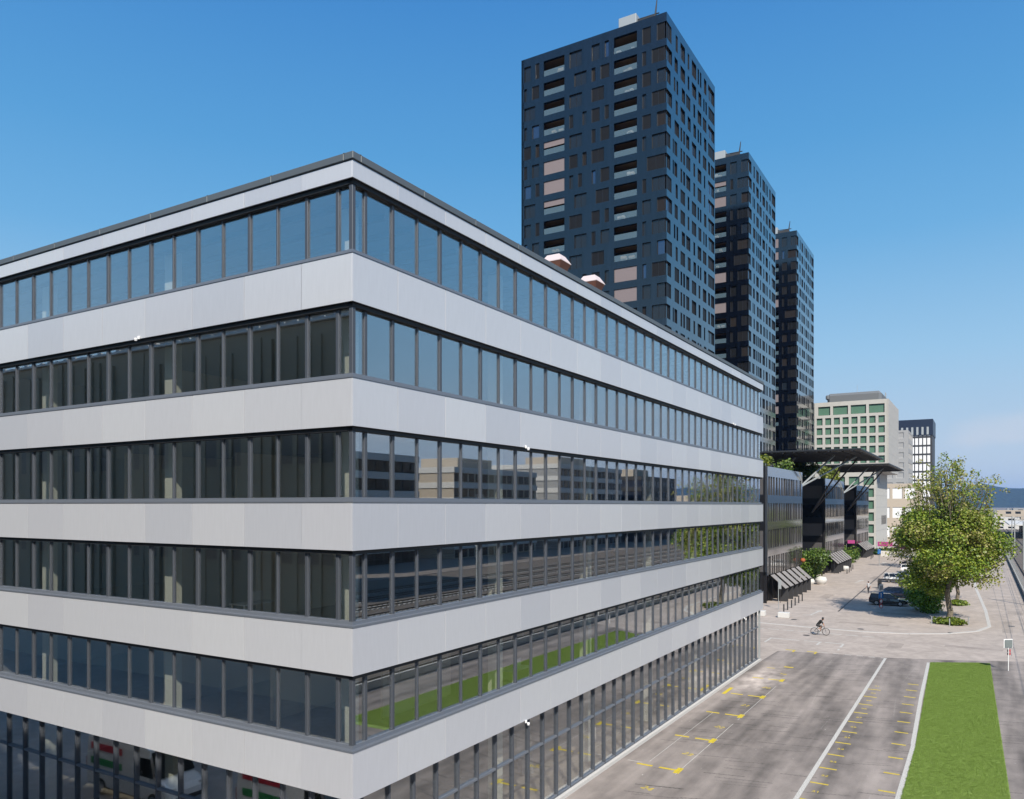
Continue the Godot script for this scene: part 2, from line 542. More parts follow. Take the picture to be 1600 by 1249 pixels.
# ---------------------------------------------------------------- vehicles: nose along +z
func loft(b: B, st: Array) -> void:                    # each station: [z, y low, y high, half width]
	var ring := func(s: Array) -> Array:
		var z: float = s[0]; var l: float = s[1]; var h: float = s[2]; var w: float = s[3]
		var m := lerpf(l, h, .55)
		return [Vector3(-w * .9, l, z), Vector3(-w, l + .1, z), Vector3(-w, m, z), Vector3(-w * .92, h - .03, z), Vector3(-w * .8, h, z), Vector3(w * .8, h, z), Vector3(w * .92, h - .03, z), Vector3(w, m, z), Vector3(w, l + .1, z), Vector3(w * .9, l, z)]
	for i in st.size() - 1:
		var p: Array = ring.call(st[i]); var q: Array = ring.call(st[i + 1])
		var c := Vector3(0, (st[i][1] + st[i][2]) / 2, (st[i][0] + st[i + 1][0]) / 2)
		for k in 10: b.face(p[k], p[(k + 1) % 10], q[(k + 1) % 10], q[k], c)
	for e in [0, st.size() - 1]:
		var p: Array = ring.call(st[e])
		var m := Vector3(0, 0, 1 if (st[e][0] > 0) else -1)
		for k in range(1, 9): b.tri(p[0], p[k], p[k + 1], m)

func wheels(o: Node3D, w: float, zs: Array, r: float) -> void:
	for z in zs:
		for s in [-1, 1]:
			var wh := B.new()
			wh.tube(Vector3(-.11, 0, 0), Vector3(.11, 0, 0), r, r, 18)
			var n := part("wheel", wh.mesh(), M.tyre, o, Transform3D(Basis(), Vector3(s * (w - .08), r, z)))
			var rm := B.new()
			rm.tube(Vector3(.112 * s, 0, 0), Vector3(.125 * s, 0, 0), r * .66, r * .6, 14)
			for k in 5:
				var a := TAU * k / 5
				rm.tube(Vector3(.127 * s, 0, 0), Vector3(.127 * s, cos(a) * r * .62, sin(a) * r * .62), .035, .025, 5)
			part("rim", rm.mesh(), M.rim, n)

func car(label: String, paint: Material, at: Vector3, turn: float, estate: bool, h := 1.47, group := "cars parked in the bays of the plaza") -> Node3D:
	var o := thing("parked_car", label, "car", at, turn, group)
	var b := B.new()
	loft(b, [[-2.28, .42, .78, .72], [-2.2, .32, .93, .82], [-1.8, .24, 1.0 if estate else .98, .89], [-.8, .21, .98, .91], [.5, .21, .95, .91], [1.2, .22, .88, .89], [1.9, .26, .76, .84], [2.18, .33, .66, .74], [2.26, .4, .58, .66]])
	var rr := -2.0 if estate else -1.35
	var top := [Vector3(.62, h, .15), Vector3(.60, h - .03, rr)]
	var bot := [Vector3(.84, .94, 1.05), Vector3(.82, .96, -2.14 if estate else -2.0)]
	var g := B.new()
	var mid := Vector3(0, 1.2, -.4)
	g.face(Vector3(-bot[0].x, bot[0].y, bot[0].z), bot[0], top[0], Vector3(-top[0].x, top[0].y, top[0].z), mid)
	g.face(Vector3(-bot[1].x, bot[1].y, bot[1].z), bot[1], top[1], Vector3(-top[1].x, top[1].y, top[1].z), mid)
	for s in [-1, 1]:
		var f := func(v: Vector3) -> Vector3: return Vector3(v.x * s, v.y, v.z)
		g.face(f.call(bot[0]), f.call(bot[1]), f.call(top[1]), f.call(top[0]), mid)
		for pr in [[bot[0], top[0], .045], [bot[1], top[1], .06]]:
			b.tube(f.call(pr[0]), f.call(pr[1]), pr[2], pr[2], 6)
		for t in [.36, .72]:
			b.tube(f.call(bot[0].lerp(bot[1], t)), f.call(top[0].lerp(top[1], t)), .035, .035, 6)
		b.tube(f.call(top[0]), f.call(top[1]), .05, .05, 6)
		b.cbox(Vector3(s * .98 - .09, .95, .72), Vector3(s * .98 + .09, 1.07, .84), .02)
	b.cbox(Vector3(-.64, h - .04, rr - .03), Vector3(.64, h + .02, .17), .018)
	part("body", b.mesh(), paint, o)
	part("windows", g.mesh(), M.car_glass, o)
	wheels(o, .9, [-1.36, 1.36], .32)
	for s in [-1, 1]:
		var l := B.new(); l.cbox(Vector3(s * .6 - .15, .6, 2.05), Vector3(s * .6 + .15, .72, 2.24), .03); part("headlight", l.mesh(), M.lamp_clear, o)
		var t := B.new(); t.cbox(Vector3(s * .68 - .1, .78, -2.27), Vector3(s * .68 + .1, .95, -2.16), .02); part("tail_light", t.mesh(), M.lamp_red, o)
	return o

func van(label: String, at: Vector3, turn: float) -> Node3D:
	var o := thing("delivery_van", label, "van", at, turn, "white vans in the side street")
	var b := B.new()
	loft(b, [[-2.95, .4, 2.35, .93], [-2.85, .32, 2.5, .98], [-1.0, .3, 2.55, 1.0], [1.2, .3, 2.55, 1.0], [1.6, .3, 2.45, .98]])
	loft(b, [[1.6, .3, 1.35, .99], [2.2, .3, 1.22, .98], [2.75, .35, 1.05, .93], [2.95, .42, .85, .84]])
	part("body", b.mesh(), M.car_white, o)
	var g := B.new()
	g.face(Vector3(-.9, 1.3, 2.12), Vector3(.9, 1.3, 2.12), Vector3(.82, 2.36, 1.58), Vector3(-.82, 2.36, 1.58), Vector3(0, 1.5, 0))
	for s in [-1, 1]: g.face(Vector3(s * .99, 1.33, 1.95), Vector3(s * 1.005, 1.33, .9), Vector3(s * 1.0, 2.1, .9), Vector3(s * .92, 2.1, 1.66), Vector3(0, 1.6, 1.4))
	for s in [-1, 1]: b.tube(Vector3(s * .92, 1.3, 2.12), Vector3(s * .85, 2.4, 1.58), .05, .05, 6)
	part("windscreen", g.mesh(), M.car_glass, o)
	for s in [-1, 1]:
		var r := B.new(); r.box(Vector3(s * 1.004 - .004, 1.95, -2.5), Vector3(s * 1.004 + .004, 2.25, -.2)); part("red_stripe", r.mesh(), M.stripe_red, o)
		var q := B.new(); q.box(Vector3(s * 1.004 - .004, 1.3, -2.5), Vector3(s * 1.004 + .004, 1.6, -.2)); part("green_stripe", q.mesh(), M.stripe_green, o)
		var l := B.new(); l.cbox(Vector3(s * .7 - .15, .8, 2.72), Vector3(s * .7 + .15, .98, 2.9), .03); part("headlight", l.mesh(), M.lamp_clear, o)
		var t := B.new(); t.cbox(Vector3(s * .9 - .05, .9, -2.97), Vector3(s * .9 + .05, 1.5, -2.9), .015); part("tail_light", t.mesh(), M.lamp_red, o)
	var bp := B.new(); bp.cbox(Vector3(-.85, .42, 2.85), Vector3(.85, .6, 3.0), .03); part("bumper", bp.mesh(), M.plain_dark, o)
	wheels(o, .98, [-1.75, 1.95], .36)
	return o

# ---------------------------------------------------------------- the office building with white bands
const LEN := 49.06
const DEP := 23.9
const SILL := [5.70, 9.30, 12.91, 16.51, 20.10]
const BAND := 1.42
const HEAD := [7.88, 11.49, 15.09, 18.68, 22.24]      # underside of the band above each row of windows

func joints(side: int) -> Array:                       # panel joints along the facade
	var out := [0.0, 2.03]
	var w := 2.5 if side == 0 else 2.55
	var stop := LEN if side == 0 else DEP
	while out[-1] + w < stop - 0.3: out.append(out[-1] + w)
	out.append(stop)
	return out

func mullions(side: int) -> Array:                     # [u, wide?]
	var out := [[0.79, true], [2.05, true]]
	var w := 1.25 if side == 0 else 1.275
	var stop := LEN if side == 0 else DEP
	var k := 1
	while 2.04 + w * k < stop - 0.5:
		out.append([2.04 + w * k, k % 2 == 0]); k += 1
	return out

func glazed(called: String, mesh: Mesh, parent: Node, xf: Transform3D) -> void:
	var o := part(called, mesh, null, parent, xf)
	o.set_surface_override_material(0, M.pane)
	o.set_surface_override_material(1, M.coating)

func office() -> void:
	var o := thing("office_building", "long glass office block with white horizontal bands, nearest the camera", "building")
	var panels := {}
	for side in 2:
		var J := joints(side)
		for f in 6:
			var y0: float = SILL[f] - BAND if f < 5 else 22.24
			var y1: float = SILL[f] - 0.03 if f < 5 else 22.73
			for i in J.size() - 1:
				var u0: float = J[i] + (0.009 if i > 0 else 0.0)
				var u1: float = J[i + 1] - 0.009
				var w := snappedf(u1 - u0, 0.001)
				var key := "%.3f %.3f" % [w, y1 - y0]
				if not panels.has(key):
					var b := B.new()
					b.cbox(Vector3(-w / 2, -(y1 - y0) / 2, -.04), Vector3(w / 2, (y1 - y0) / 2, 0), .003)
					panels[key] = b.mesh()
				var out := 0.0
				var p := part("cladding_panel", panels[key], M["panel_%d" % [0, 0, 1, 0, 2, 0, 3, 1][rng.randi() % 8]], o, fx(side, (u0 + u1) / 2 if side == 0 or i > 0 else (u0 + u1) / 2 + .02, (y0 + y1) / 2, out))
				if i == 0 and side == 1: p.transform.origin.z -= 0.021
		# what stands behind the panels, the soffit, the sill and the frames along each row
		var L := LEN if side == 0 else DEP
		var bk := B.new(); var sl := B.new(); var fr := B.new(); var hd := B.new()
		for f in 6:
			var y0: float = SILL[f] - BAND if f < 5 else 22.24
			var y1: float = SILL[f] - 0.04 if f < 5 else 22.72
			fbox(bk, side, .05, L, y0 + .012, y1 - .01, -.34, -.045)
			if f < 5:
				fbox(sl, side, -.02 if side == 0 else .17, L, SILL[f] - .026, SILL[f] + .03, -.16, .022)
				fbox(sl, side, .12, L, SILL[f] + .0302, SILL[f] + .13, -.30, -.13)
				fbox(hd, side, .1, L, HEAD[f] - .12, HEAD[f] + .01, -.31, -.10)
		part("spandrel_backing", bk.mesh(), M.dark_head, o)
		part("window_sill", sl.mesh(), M.frame_light, o)
		part("window_head", hd.mesh(), M.dark_head, o)
		# mullions and panes of the five upper rows
		for f in 5:
			var ya: float = SILL[f] + .13; var yb: float = HEAD[f] - .12
			var us := [.21]
			for m in mullions(side):
				var w := .12 if m[1] else .065
				var key := "m%.3f %.3f" % [w, yb - ya]
				if not panels.has(key):
					var b := B.new()
					b.cbox(Vector3(-w / 2, 0, -.12), Vector3(w / 2, yb - ya, 0), .008)
					b.cbox(Vector3(-w / 2 - .012, 0, -.11), Vector3(w / 2 + .012, yb - ya, -.07), .004)
					panels[key] = b.mesh()
				part("mullion", panels[key], M.frame, o, fx(side, m[0], ya, -.195))
				us.append(m[0])
			us.append(L - .1)
			for i in us.size() - 1:
				var w := snappedf(us[i + 1] - us[i], .001)
				var key := "g%.3f %.3f" % [w, yb - ya]
				if not panels.has(key):
					var b := B.new()
					b.box(Vector3(-w / 2 + .03, 0, -.012), Vector3(w / 2 - .03, yb - ya, 0))
					b.box(Vector3(-w / 2 + .03, 0, -.04), Vector3(w / 2 - .03, yb - ya, -.028))
					var q := B.new(); q.quad(Vector3(-w / 2 + .03, 0, -.02), Vector3(w / 2 - .03, 0, -.02), Vector3(w / 2 - .03, yb - ya, -.02), Vector3(-w / 2 + .03, yb - ya, -.02), Vector3(0, 0, 1))
					panels[key] = q.into(b.mesh())
				glazed("window_pane", panels[key], o, fx(side, (us[i] + us[i + 1]) / 2, ya, -.235))
		# ground floor glazing in two tiers
		var gp := [.42]
		var k := 0
		while 0.79 + 1.25 * k < L - .4:
			gp.append(0.79 + 1.25 * k); k += 1
		gp.append(L - .25)
		for i in gp.size() - 1:
			if i > 0:
				var key := "gm"
				if not panels.has(key):
					var b := B.new(); b.cbox(Vector3(-.035, 0, -.2), Vector3(.035, 4.1, 0), .006); panels[key] = b.mesh()
				part("ground_floor_mullion", panels[key], M.frame, o, fx(side, gp[i], .16, -.32))
			for t in 2:
				var ya := .24 if t == 0 else 2.82
				var yb := 2.74 if t == 0 else 4.26
				var w := snappedf(gp[i + 1] - gp[i], .001)
				var key := "gg%.3f %d" % [w, t]
				if not panels.has(key):
					var b := B.new()
					b.box(Vector3(-w / 2 + .03, 0, -.012), Vector3(w / 2 - .03, yb - ya, 0))
					b.box(Vector3(-w / 2 + .03, 0, -.04), Vector3(w / 2 - .03, yb - ya, -.028))
					var q := B.new(); q.quad(Vector3(-w / 2 + .03, 0, -.02), Vector3(w / 2 - .03, 0, -.02), Vector3(w / 2 - .03, yb - ya, -.02), Vector3(-w / 2 + .03, yb - ya, -.02), Vector3(0, 0, 1))
					panels[key] = q.into(b.mesh())
				glazed("ground_floor_pane", panels[key], o, fx(side, (gp[i] + gp[i + 1]) / 2, ya, -.40))
		var tr := B.new()
		fbox(tr, side, .40, L - .2, 2.74, 2.82, -.50, -.335)
		fbox(tr, side, .40, L - .2, .15, .24, -.50, -.335)
		part("transom", tr.mesh(), M.frame_light, o)
		var kb := B.new()
		fbox(kb, side, -.1 if side == 0 else .30, L, 0, .17, -.30, -.13)
		fbox(kb, side, .36, L, 0, .12, -.50, -.301)
		part("base_kerb", kb.mesh(), M.kerb, o)
	# corner posts
	var cp := B.new()
	for f in 5: cp.cbox(Vector3(.13, SILL[f] + .031, -.27), Vector3(.27, HEAD[f] - .02, -.13), .01)
	cp.cbox(Vector3(.34, .16, -.48), Vector3(.46, 4.27, -.34), .01)
	part("corner_post", cp.mesh(), M.frame, o)
	# roof edge, deck and the plain sides turned away
	var co := B.new()
	co.cbox(Vector3(-1.495, 0, -.175), Vector3(1.495, .21, .175), .012)
	co.box(Vector3(-1.54, .203, -.178), Vector3(-1.48, .213, .178))         # the lap over the next sheet
	var cm0 := co.mesh()
	for i in 16: part("coping_sheet", cm0, M.coping, o, Transform3D(Basis(Vector3.RIGHT, .012 * sin(i * 1.7)), Vector3(1.80 + i * 3.0, 22.755, -.125)))
	var cc := B.new(); cc.cbox(Vector3(-.05, 22.755, -.30), Vector3(.295, 22.966, .05), .012); cc.cbox(Vector3(48.31, 22.755, -.30), Vector3(LEN + .05, 22.965, .05), .012)
	part("coping_corner", cc.mesh(), M.coping, o)
	for i in 8: part("coping_sheet", cm0, M.coping, o, Transform3D(Basis(Vector3.UP, PI / 2), Vector3(.125, 22.755, -1.81 - i * 3.0)))
	var rd := B.new()
	rd.box(Vector3(.31, 22.45, -DEP), Vector3(LEN - .02, 22.70, -.31))
	part("roof", rd.mesh(), M.grey_roof, o)
	var ew := B.new()
	ew.box(Vector3(LEN - .2, 4.29, -DEP), Vector3(LEN - .03, 22.44, -.36))
	ew.box(Vector3(LEN - .35, .0, -DEP), Vector3(LEN - .2, 4.285, -.52))
	ew.box(Vector3(.35, 0, -DEP - .3), Vector3(LEN, 22.9, -DEP - .01))
	part("end_wall", ew.mesh(), M.plain_grey, o)
	var pl := B.new(); pl.cbox(Vector3(LEN - .30, .0, -.33), Vector3(LEN - .12, 4.25, -.2), .01)
	part("corner_pillar", pl.mesh(), M.galvanised, o)
	# inside: floors, ceilings with ribs, columns and a core
	for f in 6:
		var b := B.new()
		var y: float = (SILL[f] - BAND + .25) if f < 5 else 22.18
		b.box(Vector3(.45, y + .04, -DEP + .02), Vector3(LEN - .4, y + (.35 if f < 5 else .2), -.45))
		part("floor_slab", b.mesh(), M.inside_floor, o)
		var c := B.new()
		c.box(Vector3(.46, y - .06, -DEP + .03), Vector3(LEN - .41, y + .03, -.46))
		var n := part("ceiling", c.mesh(), M.ceiling, o)
		if f < 5: continue
		var rb := B.new()
		for i in 36: rb.box(Vector3(1.1 + i * 1.33, y - .22, -DEP + .05), Vector3(1.26 + i * 1.33, y - .061, -.9))
		part("ceiling_rib", rb.mesh(), M.inside_wall, n)
	var col := B.new(); col.cbox(Vector3(-.19, .1, -.24), Vector3(.19, 22.1, .24), .01)
	var cm := col.mesh()
	for x in [1.35, 9.9, 18.3, 26.7, 35.1, 43.5]: part("column", cm, M.concrete_inside, o, Transform3D(Basis(), Vector3(x, 0, -1.4)))
	for z in [-10.0, -18.2]: part("column", cm, M.concrete_inside, o, Transform3D(Basis(), Vector3(1.35, 0, z)))
	var cw := B.new()
	cw.box(Vector3(10.5, .1, -20), Vector3(40, 22.1, -9.5))
	cw.box(Vector3(40.01, .1, -DEP + .05), Vector3(40.15, 22.1, -9.4))
	part("core_wall", cw.mesh(), M.inside_wall, o)
	for p in [[0, -6.9, 3.2], [0, -12.3, 2.6], [1, -12.3, 2.6], [1, -8.6, 4.0], [2, -15.5, 3.0], [2, -11.0, 5.0], [3, -14.0, 4.0], [0, -3.6, 5.5]]:
		var b := B.new(); var fy: float = SILL[p[0]] - BAND + .61
		b.box(Vector3(p[2], fy, p[1] - .06), Vector3(9.8, fy + 2.9, p[1] + .06)); part("partition_wall", b.mesh(), M.partition, o)
	for p in [[9, 2, 0, "third floor of the right facade, nearer the corner"], [28, 3, 0, "fourth floor of the right facade, half way along"], [8, 1, 1, "second floor of the left facade"], [12, 0, 0, "first floor of the right facade"]]:
		var b := B.new(); var fy: float = SILL[p[1]] - BAND + .61
		b.cbox(Vector3(0, fy + .70, 0), Vector3(1.6, fy + .74, .8), .01)
		for q in [[.05, .05], [1.5, .05], [.05, .7], [1.5, .7]]: b.box(Vector3(q[0], fy, q[1]), Vector3(q[0] + .05, fy + .699, q[1] + .05))
		b.cbox(Vector3(.5, fy + .80, .5), Vector3(1.1, fy + 1.15, .54), .01)
		var at := Vector3(p[0], 0, -2.6) if p[2] == 0 else Vector3(2.2, 0, -p[0])
		single("desk", b.mesh(), M.plain_white, "pale desk behind the glass on the " + p[3], "desk", at, 0, "desks inside the office")
	var gf := B.new(); gf.box(Vector3(.52, .0, -DEP + .05), Vector3(LEN - .4, .14, -.52))
	part("ground_floor_slab", gf.mesh(), M.inside_floor, o)
	# building site clutter on the ground floor
	var r2 := RandomNumberGenerator.new(); r2.seed = 12
	for i in 6:
		var b := B.new()
		var w := r2.randf_range(.3, 1.0)
		b.cbox(Vector3(-w / 2, 0, -.3), Vector3(w / 2, r2.randf_range(.25, 1.5), .3), .02)
		single("stored_crate", b.mesh(), [M.plain_beige, M.plain_white, M.plain_grey, M.opp_metal][i % 4], ["beige", "white", "grey", "olive", "beige", "white"][i] + " crate behind the ground floor glass of the right facade, " + ["first", "second", "third", "fourth", "fifth", "sixth"][i] + " from the corner", "crate", Vector3(10.0 + i * 2.2 + r2.randf(), .141, r2.randf_range(-4.5, -2.0)), r2.randf() * 3.0, "building materials stacked inside the ground floor")

func roof_vent(label: String, x: float, z: float) -> void:
	var o := thing("roof_vent", label, "roof vent", Vector3(x, 22.70, z), 0, "roof vents on the office building")
	var s := B.new(); s.lathe(Vector3.ZERO, [[.40, 0], [.40, 1.15], [.46, 1.17], [.46, 1.25], [.0, 1.25]], 4, false); part("shaft", s.mesh(), M.white_paint, o)
	var u := B.new(); u.lathe(Vector3.ZERO, [[.0, 1.251], [.44, 1.252], [.74, 1.80], [.0, 1.80]], 4, false); part("hood_underside", u.mesh(), M.vent_red, o)
	var c := B.new(); c.lathe(Vector3.ZERO, [[.76, 1.79], [.76, 1.83], [.46, 2.16], [.0, 2.18]], 4, false); part("hood_cap", c.mesh(), M.vent_cap, o)

# ---------------------------------------------------------------- the three dark towers
const TH := 81.5
func tower(label: String, at: Vector3, full: Array, half: Array, sd: int) -> Node3D:   # full, half: balconies (row * 2 + column) with their blind down
	var o := thing("residential_tower", label, "tower", at, 0, "dark residential towers in a row")
	var W0 := 22.9
	var W1 := 23.4
	var CR := [[0, 1.41], [0, 2.16], [0, 1.41], [0, 2.16], [0, 1.41], [0, 2.16], [0, 2.89], [0, 2.16]]
	var SM := [[2.32, 3.58], [3.01, 3.58], [2.32, 3.58], [3.01, 3.58], [2.32, 3.58], [3.01, 3.58], null, [3.01, 3.58]]
	var MID := [[[8.73, 9.38], [10.19, 11.47]], [[8.65, 10.04], [10.85, 11.47]], [[9.5, 11.47]], [[8.73, 9.38], [10.19, 11.47]], [[8.65, 10.04], [10.85, 11.47]], [[9.5, 11.47]], [[8.65, 10.04], [10.85, 11.47]], [[8.73, 10.8]]]
	var MIE := [[[13.04, 15.12]], [[12.29, 14.3]], [[13.04, 15.12]], [[12.29, 12.96], [14.48, 15.12]], [[13.04, 15.12]], [[12.29, 12.96], [13.77, 15.12]], [[13.04, 13.67], [14.48, 15.12]], [[12.29, 14.3]]]
	var LE := [[[20.22, 20.89], [21.7, 23.1]], [[20.27, 21.51], [22.38, 23.1]], [[20.94, 23.1]], [[20.27, 21.51], [22.38, 23.1]], [[20.22, 20.89], [21.7, 23.1]], [[20.27, 21.51], [22.38, 23.1]], [[20.22, 20.89], [21.7, 23.1]], [[20.94, 23.1]]]
	var RI := [[[0, 2.0], [3.73, 4.62], [5.85, 7.84], [9.06, 9.82], [11.01, 13.15], [13.81, 14.48], [15.0, 15.67], [17.04, 18.28], [19.2, 22.6]],
		[[0, 1.5], [2.5, 2.95], [3.2, 4.4], [5.85, 6.58], [7.04, 7.84], [8.38, 10.3], [11.79, 12.58], [13.81, 15.67], [17.04, 17.65], [19.2, 22.6]],
		[[0, 1.8], [3.29, 5.2], [5.85, 6.58], [7.04, 7.84], [8.38, 9.82], [11.01, 13.15], [14.3, 15.15], [16.43, 18.28], [19.2, 20.2], [20.7, 22.6]],
		[[0, 2.2], [3.73, 4.62], [5.85, 7.84], [9.06, 10.45], [11.79, 13.0], [13.81, 14.48], [15.0, 15.67], [17.04, 18.28], [19.2, 22.6]],
		[[0, 1.6], [3.0, 3.6], [4.1, 4.8], [6.4, 7.84], [8.38, 10.3], [11.79, 12.58], [13.81, 15.67], [16.43, 18.28], [19.2, 22.6]],
		[[0, 2.2], [3.29, 4.62], [5.85, 7.84], [9.06, 9.82], [11.01, 13.15], [14.2, 15.67], [16.7, 17.3], [17.8, 18.5], [19.4, 22.6]]]
	var r := RandomNumberGenerator.new(); r.seed = sd
	var rows0 := []; var rows1 := []
	for k in 24:
		var y1 := TH - 1.25 - (0.35 if k > 0 else 0.0) - 3.0 * k
		var y0 := TH - 1.6 - 3.0 * k - 2.0
		var c := k % 8
		var left := [CR[c]]
		if SM[c] != null: left.append(SM[c])
		left.append([4.39, 7.93]); left.append_array(MID[c]); left.append_array(MIE[c]); left.append([15.94, 19.47]); left.append_array(LE[c])
		rows1.append([y0, y1, left])
		rows0.append([y0, y1, RI[(k * 5 + k / 6) % 6]])
	var w := B.new()
	facade(w, 0, 0, W0, rows0, 0, TH, .5)
	facade(w, 1, .501, W1, rows1, 0, TH, .5)
	w.box(Vector3(0, 0, -W1), Vector3(W0, TH, -W1 + .5))
	w.box(Vector3(W0 - .5, 0, -W1 + .501), Vector3(W0 - .001, TH - .002, -.501))
	part("wall", w.mesh(), M.tower_metal, o)
	var pl := B.new(); var rf := B.new()
	for k in 25:
		var y := TH - .9 - 3.0 * k - (.35 if k > 0 else 0.0)
		pl.box(Vector3(.51, y - .3, -W1 + .51), Vector3(W0 - .51, y, -.51))
	part("floor_slab", pl.mesh(), M.soffit_brown, o)
	rf.box(Vector3(2.4, .1, -W1 + .7), Vector3(W0 - .7, TH - 1.0, -.9))
	part("inner_wall", rf.mesh(), M.tower_inside, o)
	var rest := B.new()
	for side in 2:
		for k in 24:
			var row: Array = (rows0 if side == 0 else rows1)[k]
			for op in row[2]:
				var u0: float = op[0]; var u1: float = op[1]
				if u0 == 0: u0 = .30
				if side == 1 and absf(op[0] - 4.39) + absf(op[0] - 15.94) < 11.6 and u1 - u0 > 3.0:
					if k > 15: continue
					var id := k * 2 + (1 if op[0] > 10.0 else 0)
					if id in full:
						var bl := B.new(); fbox(bl, 1, u0 + .02, u1 - .02, row[0] + .05, row[1] - .02, -.16, -.12); part("balcony_blind", bl.mesh(), M.blind_pink, o)
						continue
					if id in half:
						var bl := B.new(); fbox(bl, 1, u0 + .02, u1 - .02, row[1] - .85, row[1] - .02, -.16, -.12); part("balcony_blind", bl.mesh(), M.blind_pink, o)
					var gl := B.new(); fbox(gl, 1, u0 + .02, u1 - .02, row[0] + .02, row[0] + .88, -.09, -.06); part("balcony_balustrade", gl.mesh(), M.balustrade, o)
					if r.randf() < .6:
						var f := B.new()
						for q in 2:
							var uu := r.randf_range(u0 + .4, u1 - .8)
							fbox(f, 1, uu, uu + r.randf_range(.3, .9), row[0] + .1, row[0] + r.randf_range(.5, .9), -1.1, -.5)
						part("balcony_furniture", f.mesh(), M.plain_white if r.randf() < .6 else M.plain_beige, o)
					continue
				if k > (14 if side == 1 else 15):
					fbox(rest, side, u0, u1, row[0], row[1], -.35, -.25)
					continue
				var t := r.randf()
				var pm: Material = M.dark_pane
				if t < .42: pm = M.screen_dark
				elif t < .55: pm = M.screen_brown
				elif t < .60: pm = M.sky_pane
				window(o, side, u0, u1, row[0], row[1], .24 if t > .42 else .12, M.tower_frame, pm, "window", .06, 1 if u1 - u0 > 1.6 else 0)
	var rs := part("lower_windows", rest.mesh(), M.dark_pane, o)
	rs.set_meta("kind", "stuff")
	# plant on the roof
	var ph := B.new(); ph.cbox(Vector3(.9, TH + .001, -7.6), Vector3(3.6, TH + 1.9, -4.9), .04); part("roof_plant_room", ph.mesh(), M.galvanised, o)
	var cr := B.new()
	cr.cbox(Vector3(1.2, TH + .001, -4.8), Vector3(2.6, TH + 1.0, -2.2), .04)
	cr.tube(Vector3(1.6, TH - .1, -2.4), Vector3(1.3, TH + 3.0, -1.9), .2, .07, 6)
	cr.tube(Vector3(1.6, TH + 1.3, -5.0), Vector3(1.4, TH + 1.1, -1.6), .1, .1, 6)
	part("cleaning_cradle", cr.mesh(), M.plain_dark, o)
	return o

# ---------------------------------------------------------------- the low dark blocks at the feet of the towers
func pavilion(label: String, x: float, z: float, sd: int, top: float) -> Node3D:
	var o := thing("pavilion_block", label, "building", Vector3(x, 0, z), 0, "low dark blocks at the feet of the towers")
	var W := 22.9
	var D := 13.7
	var r := RandomNumberGenerator.new(); r.seed = sd
	var rows0 := []; var rows1 := []
	for k in 4:
		var y1 := top - 1.3 - 3.5 * k
		var y0 := y1 - 2.45
		var ops := []
		var u := .35
		while u < W - 1.0:
			var w: float = [.65, 1.0, 1.5, .8][r.randi() % 4]
			ops.append([u, minf(u + w, W - .3)])
			u += w + [.28, .45, .7][r.randi() % 3]
		rows0.append([y0, y1, ops]); rows1.append([y0, y1, [[.5, 4.3]]])
	var a := B.new()
	facade(a, 0, 0, W, rows0, 4.1, top, .3)
	part("front_wall", a.mesh(), M.mirror_metal, o)
	var b := B.new()
	facade(b, 1, .301, D, rows1, 4.1, top - .001, .3)
	b.box(Vector3(W - .3, 4.1, -D), Vector3(W - .002, top - .002, -.301))
	b.box(Vector3(0, 4.1, -D - .3), Vector3(W, top - .003, -D - .001))
	b.box(Vector3(0, .05, -D), Vector3(W, 4.098, -.6))
	for i in 8: b.cbox(Vector3(i * 3.1, .05, -.55), Vector3(i * 3.1 + .16, 4.099, -.12), .01)
	part("side_wall", b.mesh(), M.black_metal, o)
	var q := B.new()
	q.box(Vector3(.31, top - .7, -D + .01), Vector3(W - .31, top - .4, -.31))
	q.box(Vector3(.36, 4.2, -D + .02), Vector3(W - .36, top - .8, -.5))
	part("roof", q.mesh(), M.grey_roof, o)
	for k in 4:
		for op in rows0[k][2]:
			window(o, 0, op[0], op[1], rows0[k][0], rows0[k][1], .16, M.tower_frame, M.grey_screen if r.randf() < .5 else M.dark_pane, "window", .05)
		window(o, 1, .5, 4.3, rows1[k][0], rows1[k][1], .1, M.tower_frame, M.grey_screen if k != 1 else M.dark_pane, "window", .06, 0)
	return o

func awnings(x: float, z: float, count: int, step: float, where: String) -> void:
	for i in count:
		var o := thing("awning", ["first", "second", "third", "fourth", "fifth", "sixth", "seventh", "eighth"][i] + " grey folding awning panel from the near end, " + where, "awning", Vector3(x + i * step, 0, z), 0, "folding awning panels along the dark blocks")
		var b := B.new()
		var T := Transform3D(Basis(Vector3.RIGHT, .72), Vector3(0, 3.6, .0))
		b.cbox(Vector3(0, -.03, 0), Vector3(step * .62, .03, 2.5), .01, T)
		part("panel", b.mesh(), M.awning, o)
		var c := B.new()
		c.tube(Vector3(.1, 0, 1.2), Vector3(.1, 2.5, 1.2), .03, .03, 6); c.tube(Vector3(.1, 1.95, 1.86), Vector3(.1, 2.5, 1.2), .02, .02, 6)
		c.box(Vector3(step * .62 - .08, 0.0, .4), Vector3(step * .62, 1.95, 1.8))
		part("stay", c.mesh(), M.plain_dark, o)

